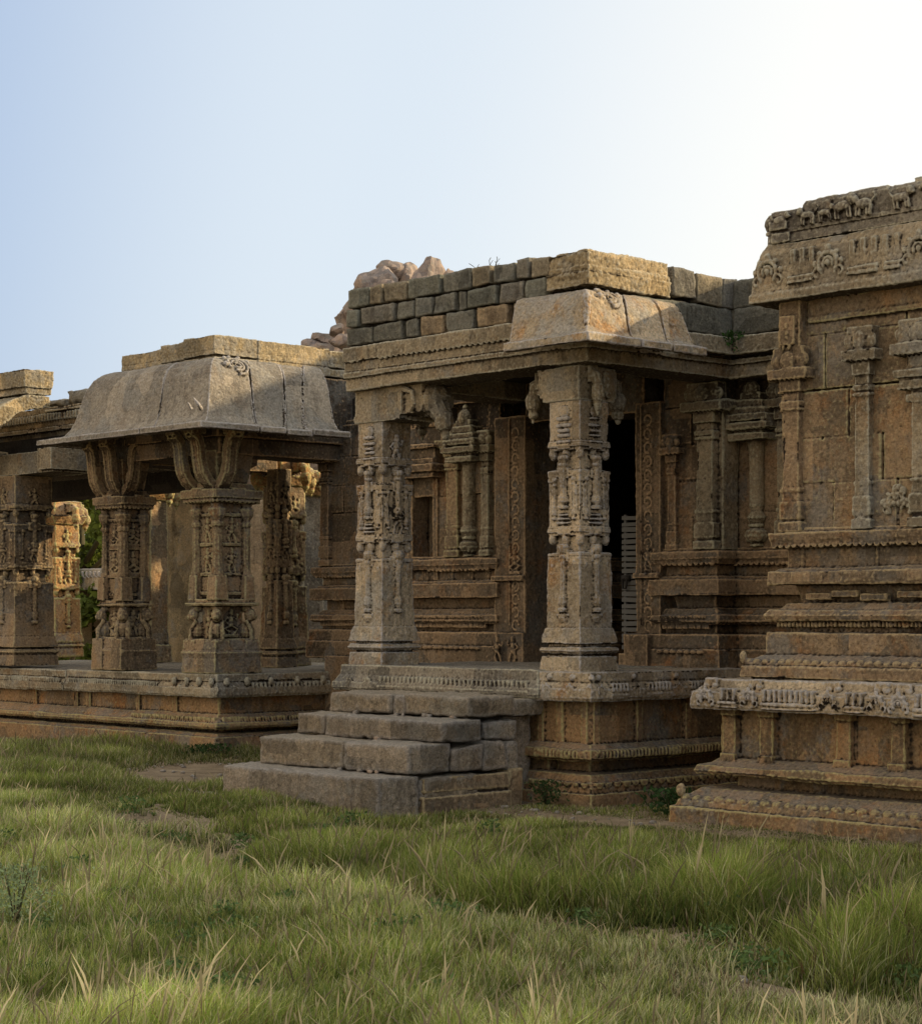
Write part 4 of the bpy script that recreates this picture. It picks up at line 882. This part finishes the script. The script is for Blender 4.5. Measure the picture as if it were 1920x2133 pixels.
L.new(nn(3), cr.inputs[0]); c2 = N.new('ShaderNodeMix'); c2.data_type = 'RGBA'; c2.blend_type = 'MULTIPLY'; c2.inputs[0].default_value = .7
cr2 = N.new('ShaderNodeValToRGB'); cr2.color_ramp.elements[0].color = (.45, .45, .4, 1); cr2.color_ramp.elements[1].color = (1.25, 1.2, 1.1, 1); cr2.color_ramp.elements[0].position = .35; cr2.color_ramp.elements[1].position = .65
L.new(nn(45, 4, .8), cr2.inputs[0]); L.new(cr.outputs[0], c2.inputs[6]); L.new(cr2.outputs[0], c2.inputs[7]); L.new(c2.outputs[2], bs.inputs['Base Color']); bs.inputs['Roughness'].default_value = .95
bp = N.new('ShaderNodeBump'); bp.inputs['Strength'].default_value = .8; bp.inputs['Distance'].default_value = .03; L.new(nn(25, 8, .75), bp.inputs['Height']); L.new(bp.outputs[0], bs.inputs['Normal'])
me.materials.append(m)
tick('ground')

# ================================================================== GRASS (one mesh of individual blades)
rs_ = np.random.RandomState(5)
fwv = np.array([fw.x, fw.y]); rtv = np.array([fw.y, -fw.x])
NB = 1500000
dep = 6.6+(25-6.6)*rs_.rand(NB)**1.25; lat = (rs_.rand(NB)*2-1)*.37*(dep+1.2)
px = EYE.x+fwv[0]*dep+rtv[0]*lat; py = EYE.y+fwv[1]*dep+rtv[1]*lat
big = vnoise(px, py, .45, 11); md = vnoise(px, py, 1.5, 12); cl = vnoise(px, py, 4.5, 13)
# distance from the trodden gap that divides the two stands of grass (line y = -4.95, bending left towards the path)
gapY = np.where(px < 2.4, -4.95+(2.4-px)*.33, -4.95)
dg = py-gapY+(vnoise(px, py, 1.1, 31)-.5)*.9+(vnoise(px, py, 3.5, 32)-.5)*.35
back = dg > 0
# places where stone stands or the earth is bare
inside = ((px > 1.22) & (py > -.46)) | ((px > -3.4) & (px < .05) & (py > -.05)) | ((px < -7.35) & (py > 1.45)) | ((px > -2.75) & (px < -.55) & (py > -1.88)) | ((px > -7.5) & (py > 1.9))
def blob(x, y, rx, ry, a=0):
    ca, sa = math.cos(a), math.sin(a); dx = px-x; dy = py-y
    return np.exp(-(((dx*ca+dy*sa)/rx)**2+((-dx*sa+dy*ca)/ry)**2))
bare = blob(-5.4, -.3, 1.9, .75, -.75)*1.3+blob(-4.0, .3, 1.3, .9)+blob(.5, -.75, 1.5, .28)+.9*blob(-1.3, -3.6, .8, .35, .7)+.95*blob(6.6, -5.35, 1.2, .5, .82)+.6*blob(7.3, -5.9, .9, .4, .82)+blob(-.3, -2.2, 1.2, .2)*.5+blob(3.2, -.95, 2, .16)*.5
edge = np.clip((dg-.10)/.18, 0, 1)
H = np.where(back, .05+.20*edge, .17); far = np.clip((14.5-dep)/3.5, 0, 1); H = np.where(back, H*(.40+.60*far), H)
H = H*(.55+.9*md)*(.75+.5*cl)
wallf = np.clip((-.2-py)/2.4, 0, 1); H = np.where(back & (px > -2.8), H*(.35+.65*wallf), H)
H = np.where(px < -3.5, .06+.12*md+.05*cl, H); H = np.where((px < -1.2) & (px > -5), np.minimum(H, .07+.10*md), H)
gapf = np.exp(-((dg+.05)/.26)**2)*(px > -1.5)
dens = (.22+1.1*cl)*(1-.80*gapf)*np.clip(1.15-bare*1.25, 0, 1)
dens = np.where(back & (px > -2.8), dens*(.55+.45*wallf), dens)
keep = (rs_.rand(NB) < dens) & ~inside
H = H*np.clip(1.1-bare*.8, .25, 1)
px, py, H, back, md, cl, big, dg, gapf, dep, bare = [q[keep] for q in (px, py, H, back, md, cl, big, dg, gapf, dep, bare)]
n = len(px); print('blades', n)
H = H*(.45+.75*rs_.rand(n)); tall = rs_.rand(n) < .014; H = np.where(tall, H*1.55, H)
# clumping: snap positions towards clump centres
cxx = np.floor(px/.11)*.11+.055; cyy = np.floor(py/.11)*.11+.055
k = .45*rs_.rand(n); px = px*(1-k)+cxx*k; py = py*(1-k)+cyy*k
ang = rs_.rand(n)*2*np.pi; ln = (.12+.75*rs_.rand(n)**1.6)*H
wind = (vnoise(px, py, .9, 17)-.35)*.16
dx = np.cos(ang)*ln+wind*H*rtv[0]+.05*H; dy = np.sin(ang)*ln+wind*H*rtv[1]
wd = (.0013+.0014*rs_.rand(n))*(1+.03*dep)
wd = np.where(rs_.rand(n) < .03, wd*1.5, wd); fa_ = rs_.rand(n)*np.pi; wx = np.cos(fa_)*wd; wy = np.sin(fa_)*wd
# keep blades mostly facing sideways to the viewer
wx = .5*wx+.7*wd*rtv[0]; wy = .5*wy+.7*wd*rtv[1]
z0 = gz(px, py)-.01
ts = (0, .4, .75, 1.0)
V = np.zeros((n, 7, 3), dtype=np.float32)
for i, t_ in enumerate(ts):
    bx_ = px+dx*t_**1.8; by_ = py+dy*t_**1.8; bz_ = z0+H*(t_-.28*t_**2.5*(ln/np.maximum(H, .01)))
    if i < 3:
        s = (np.where(tall, .5, 1), np.where(tall, .5, .8), .5)[i]
        if i == 2: s = np.where(tall, 1.5, .5)
        V[:, 2*i, 0] = bx_-wx*s; V[:, 2*i, 1] = by_-wy*s; V[:, 2*i, 2] = bz_
        V[:, 2*i+1, 0] = bx_+wx*s; V[:, 2*i+1, 1] = by_+wy*s; V[:, 2*i+1, 2] = bz_
    else: V[:, 6, 0] = bx_; V[:, 6, 1] = by_; V[:, 6, 2] = bz_
tris = np.array([(0, 1, 3), (0, 3, 2), (2, 3, 5), (2, 5, 4), (4, 5, 6)])
Fc = (np.arange(n)[:, None, None]*7+tris[None]).reshape(-1)
me = bpy.data.meshes.new('grass'); me.vertices.add(n*7); me.vertices.foreach_set('co', V.ravel())
me.loops.add(len(Fc)); me.loops.foreach_set('vertex_index', Fc.astype(np.int32))
npoly = n*5; me.polygons.add(npoly); me.polygons.foreach_set('loop_start', np.arange(npoly, dtype=np.int32)*3)
me.update(); me.validate()
me.polygons.foreach_set('use_smooth', [True]*npoly)
green = np.array([.30, .38, .065]); deep = np.array([.12, .18, .035]); straw = np.array([.62, .58, .30]); olive = np.array([.43, .44, .12]); redb = np.array([.24, .14, .07])
r1 = rs_.rand(n)
dry = np.where(back, .06+.25*(1-np.clip(-py, 0, 3)/3), .10+.45*np.clip(big-.42, 0, 1)+.35*np.clip(md-.5, 0, 1)+.14*np.exp(-((dg+.8)/.55)**2)*(px > 2.6))+.4*np.clip(bare, 0, 1)+.05*gapf
dry = np.clip(dry*np.where(back, .8, 1.15)+.2*(cl-.5), .04, .8)
col = deep[None]*(1-md)[:, None]+green[None]*md[:, None]
col = np.where((rs_.rand(n) < .45)[:, None], olive[None]*(.8+.4*rs_.rand(n))[:, None], col)
col = np.where((r1 < dry)[:, None], straw[None]*(.5+.8*rs_.rand(n))[:, None], col)
col = np.where((rs_.rand(n) < .05)[:, None], redb[None], col)
col = np.where(tall[:, None], (np.where(rs_.rand(n) < .5, .9, .45))[:, None]*np.array([.62, .50, .27])[None], col)
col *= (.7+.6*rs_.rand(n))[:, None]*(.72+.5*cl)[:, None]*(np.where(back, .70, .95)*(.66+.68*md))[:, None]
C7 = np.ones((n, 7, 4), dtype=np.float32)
for i, s in enumerate((.16, .16, .68, .68, 1.2, 1.2, 1.45)): C7[:, i, :3] = col*s  # shade painted in at the roots, tips brightened
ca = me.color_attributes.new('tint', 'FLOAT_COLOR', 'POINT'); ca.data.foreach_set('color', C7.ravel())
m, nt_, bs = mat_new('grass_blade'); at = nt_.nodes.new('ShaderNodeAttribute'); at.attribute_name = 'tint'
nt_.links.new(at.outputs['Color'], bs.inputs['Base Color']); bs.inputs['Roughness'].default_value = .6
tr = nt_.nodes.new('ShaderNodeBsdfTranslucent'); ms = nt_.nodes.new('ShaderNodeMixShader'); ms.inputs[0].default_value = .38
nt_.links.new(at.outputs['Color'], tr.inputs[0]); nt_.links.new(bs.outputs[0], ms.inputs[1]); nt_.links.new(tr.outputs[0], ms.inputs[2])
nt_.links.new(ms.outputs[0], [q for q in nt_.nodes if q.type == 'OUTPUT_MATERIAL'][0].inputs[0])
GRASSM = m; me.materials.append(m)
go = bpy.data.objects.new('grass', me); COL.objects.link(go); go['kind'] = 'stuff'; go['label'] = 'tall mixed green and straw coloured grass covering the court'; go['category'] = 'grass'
tick('grass')

# ---- small leafy plants
def leaf_mesh(name, pts_fn, count, size, col, seed, aspect=.45):
    r_ = np.random.RandomState(seed); c = pts_fn(r_, count); k = len(c)
    a = r_.randn(k, 3); a /= np.linalg.norm(a, axis=1)[:, None]; q = r_.randn(k, 3); q -= (q*a).sum(1)[:, None]*a; q /= np.linalg.norm(q, axis=1)[:, None]
    s = size*(.6+.8*r_.rand(k))[:, None]
    V = np.stack([c-a*s, c-q*s*aspect, c+a*s, c+q*s*aspect], 1).reshape(-1, 3)
    me = bpy.data.meshes.new(name); me.from_pydata(V.tolist(), [], (np.arange(k)[:, None]*4+np.arange(4)[None]).tolist())
    cc = np.ones((k, 4, 4), dtype=np.float32); cc[:, :, :3] = (np.array(col)[None]*(.5+1.0*r_.rand(k))[:, None])[:, None, :]
    ca = me.color_attributes.new('tint', 'FLOAT_COLOR', 'POINT'); ca.data.foreach_set('color', cc.ravel()); me.materials.append(GRASSM); return me
STEM = flat('stem', (.08, .07, .035))
def plant(name, label, cat, x, y, z, r, h, count, size, col, seed, group=None):
    t = thing(name, label, cat, (x, y, z), group)
    me = leaf_mesh('leaves', lambda g, k: np.stack([g.randn(k)*r*.5, g.randn(k)*r*.5, g.rand(k)**.8*h], 1), count, size, col, seed)
    o = bpy.data.objects.new('leaves', me); COL.objects.link(o); o.parent = t
    b = B(); g = random.Random(seed)
    for i in range(7):
        a = g.uniform(0, 6.3); rr = r*g.uniform(.2, .8); b.tube([(x, y, z-.01), (x+rr*.4*math.cos(a), y+rr*.4*math.sin(a), z+h*.5), (x+rr*math.cos(a), y+rr*math.sin(a), z+h*.95)], [.004, .003, .002], 4)
    b.build('stem', STEM, t)
plant('wall_weed', 'small green weed rooted in the blockwork corner right of the porch', 'weed', -.02, 1.84, 3.97, .13, .20, 260, .022, (.05, .11, .025), 3)
gp = 'small weeds growing along the foot of the walls'
plant('weed', 'low weed at the corner of the pavilion plinth', 'weed', -7.2, 1.25, 0, .28, .12, 420, .022, (.05, .09, .025), 4)
plant('weed', 'weed in the angle between the porch plinth and the steps', 'weed', -.32, -.22, 0, .14, .2, 260, .02, (.06, .10, .03), 5)
plant('weed', 'leafy weed in the gap between porch plinth and shrine plinth', 'weed', .95, -.05, 0, .22, .2, 420, .024, (.05, .10, .03), 6)
plant('flowering_weed', 'pale leaved weed rising from the grass at the lower left edge', 'weed', 2.88, -7.2, 0, .20, .36, 1500, .010, (.34, .42, .20), 7)
b = B()
for i in range(150):
    x, y = (rnd.uniform(-6.8, -3.2), rnd.uniform(-1.2, .9)) if i < 90 else ((rnd.uniform(-.5, 1.3), rnd.uniform(-1.0, -.5)) if i < 120 else (rnd.uniform(5.6, 8), rnd.uniform(-6.6, -5)))
    q = rnd.uniform(.008, .03); z = float(gz(np.array([x]), np.array([y]))[0]); b.ell((x, y, z+q*.3), (q, q*rnd.uniform(.7, 1.3), q*.6), 6, 4)
wx_ = []
for i in range(70):
    d_ = rnd.uniform(8, 16); l_ = rnd.uniform(-.24, .24)*d_; x = EYE.x+fw.x*d_+rt.x*l_; y = EYE.y+fw.y*d_+rt.y*l_
    if y < -2.2: wx_.append((x, y, float(gz(np.array([x]), np.array([y]))[0]), rnd.uniform(.05, .14), rnd.uniform(.06, .17)))
def fw_(g_, k):
    out = []
    for x, y, z, r_, h_ in wx_:
        m_ = k//len(wx_); out.append(np.stack([x+g_.randn(m_)*r_*.6, y+g_.randn(m_)*r_*.6, z+.02+g_.rand(m_)*h_], 1))
    return np.concatenate(out)
me = leaf_mesh('ground_weeds', fw_, 9000, .014, (.13, .20, .06), 77, .6); o = bpy.data.objects.new('ground_weeds', me); COL.objects.link(o); o['kind'] = 'stuff'; o['label'] = 'low broad leaved weeds mixed through the grass'
o = b.build('gravel', STEP); o['kind'] = 'stuff'; o['label'] = 'small stones and debris scattered on the bare earth'
tw = thing('dry_twig', 'bare dry twig growing from the top of the porch parapet', 'twig', (-1.75, .4, 4.72))
b = B(); g = random.Random(4)
for i in range(4):
    x = -1.80+.10*i; p = [(x, .4, 4.70)]
    for k in range(5): p.append((p[-1][0]+g.uniform(-.05, .03), .4+g.uniform(-.02, .02), p[-1][2]+g.uniform(.02, .05)))
    b.tube(p, .0035, 4); b.tube([p[3], (p[3][0]+.05, .4, p[3][2]+.035)], .003, 4); b.tube([p[2], (p[2][0]-.05, .4, p[2][2]+.04)], .003, 4)
b.build('branch', STEM, tw)

# ---- trees far behind the colonnade
def tree(x, y, h, r, label, seed, col):
    t = thing('tree', label, 'tree', (x, y, 0), 'trees beyond the court')
    b = B(); b.tube([(x, y, -.2), (x+.1, y, h*.25), (x, y+.1, h*.5), (x+.2, y, h*.8)], [.28, .22, .15, .06], 8)
    g = random.Random(seed); cs = []
    for i in range(46):
        a = g.uniform(0, 6.3); q = g.random()**.5*r; zz = h*g.uniform(.12, .95); q *= math.sqrt(max(.1, 1-((zz/h-.5)/.55)**2)); c = (q*math.cos(a), q*math.sin(a), zz); cs.append((c, r*g.uniform(.16, .32)))
        if i < 10: b.tube([(x, y, h*.3+zz*.2), (x+c[0]*.6, y+c[1]*.6, zz*.85), (x+c[0], y+c[1], zz)], [.08, .05, .02], 5)
    b.build('trunk', STEM, t)
    def f(gn, k):
        out = []
        for c, rr in cs:
            m_ = k//len(cs); v = gn.randn(m_, 3); v /= np.linalg.norm(v, axis=1)[:, None]; out.append(np.array(c)+v*rr*(gn.rand(m_, 1)**.35)*np.array([1, 1, .75]))
        return np.concatenate(out)
    me = leaf_mesh('crown', f, 26000, .10, col, seed); o = bpy.data.objects.new('crown', me); COL.objects.link(o); o.parent = t
def fr_pt(d, u): return (EYE.x+fw.x*d+rt.x*d*(u-910)/3990, EYE.y+fw.y*d+rt.y*d*(u-910)/3990)
X_, Y_ = fr_pt(46, 150); tree(X_, Y_, 5.2, 2.6, 'yellow green bushy tree nearest in the opening of the colonnade', 11, (.16, .20, .035))
X_, Y_ = fr_pt(52, 205); tree(X_, Y_, 5.0, 2.6, 'round green tree right of the nearest one behind the colonnade', 12, (.14, .19, .04))
X_, Y_ = fr_pt(70, 150); tree(X_, Y_, 6.6, 5.2, 'tall dark bluish tree behind the two smaller trees', 13, (.06, .12, .07))
tick('plants')

# ================================================================== ROCKY HILL
D = 160.0
def hp(u, v, d=D): X, Y = fr_pt(d, u); return (X, Y, 1.6+d*(1215-v)/3990)
S = D/3990
b = B(); g = random.Random(3)
def boulder(u, v, ru, rv, dd=0, rot=0):
    u -= 3; PLN = [(Vector((g.uniform(-1, 1), g.uniform(-1, 1), g.uniform(-1, 1))).normalized(), g.uniform(.72, .98)) for _ in range(12)]
    c = hp(u, v, D+dd); n_ = len(b.v); b.ell(c, (ru*S*g.uniform(.95, 1.05), ru*S*1.1, rv*S), 30, 20)
    for q in range(n_, len(b.v)):   # squarish weathered boulders rather than balls
        d_ = [(b.v[q][k]-c[k])/(ru*S, ru*S*1.1, rv*S)[k] for k in range(3)]; m_ = max(abs(e) for e in d_); f_ = (1/max(m_, .3))**.4
        for pn in PLN: f_ = min(f_, pn[1]/max(1e-3, sum(d_[k]*pn[0][k] for k in range(3)))) if sum(d_[k]*pn[0][k] for k in range(3)) > 0 else f_
        b.v[q] = tuple(c[k]+(b.v[q][k]-c[k])*f_ for k in range(3))
for u, v, ru, rv, dd in ((850, 566, 36, 60, 0), (812, 566, 22, 50, 3), (888, 574, 22, 46, -2), (776, 536, 30, 20, 3), (744, 566, 40, 44, 0), (790, 560, 22, 30, 4), (765, 590, 42, 34, -2), (720, 578, 22, 28, 2), (715, 610, 32, 32, 0), (800, 610, 50, 40, 5), (870, 620, 55, 45, 5),
                      (690, 640, 28, 30, 2), (668, 652, 16, 14, -3), (682, 675, 28, 14, -5), (650, 672, 30, 14, 0), (625, 684, 30, 10, 0), (660, 700, 60, 20, 0), (700, 720, 90, 60, 4), (800, 700, 140, 80, 10), (930, 720, 140, 90, 10), (1000, 800, 300, 120, 20), (600, 760, 160, 70, 10), (700, 900, 400, 170, 30), (1100, 900, 400, 150, 30),
                      (560, 860, 300, 110, 30)):
    boulder(u, v, ru, rv, dd)
for q in range(len(b.v)):
    w_ = Vector(b.v[q]); b.v[q] = tuple(w_+Vector((noise.noise(w_*.7), noise.noise(w_*.7+Vector((9, 0, 0))), noise.noise(w_*.7+Vector((0, 9, 0)))))*.28+Vector((noise.noise(w_*2.3), noise.noise(w_*2.3+Vector((5, 0, 0))), noise.noise(w_*2.3+Vector((0, 5, 0)))))*.10)
hill = b.build('rocky_hill', ROCKM, None, smooth=False)
hill['kind'] = 'structure'; hill['label'] = 'distant hill of stacked granite boulders under haze'
tick('all')
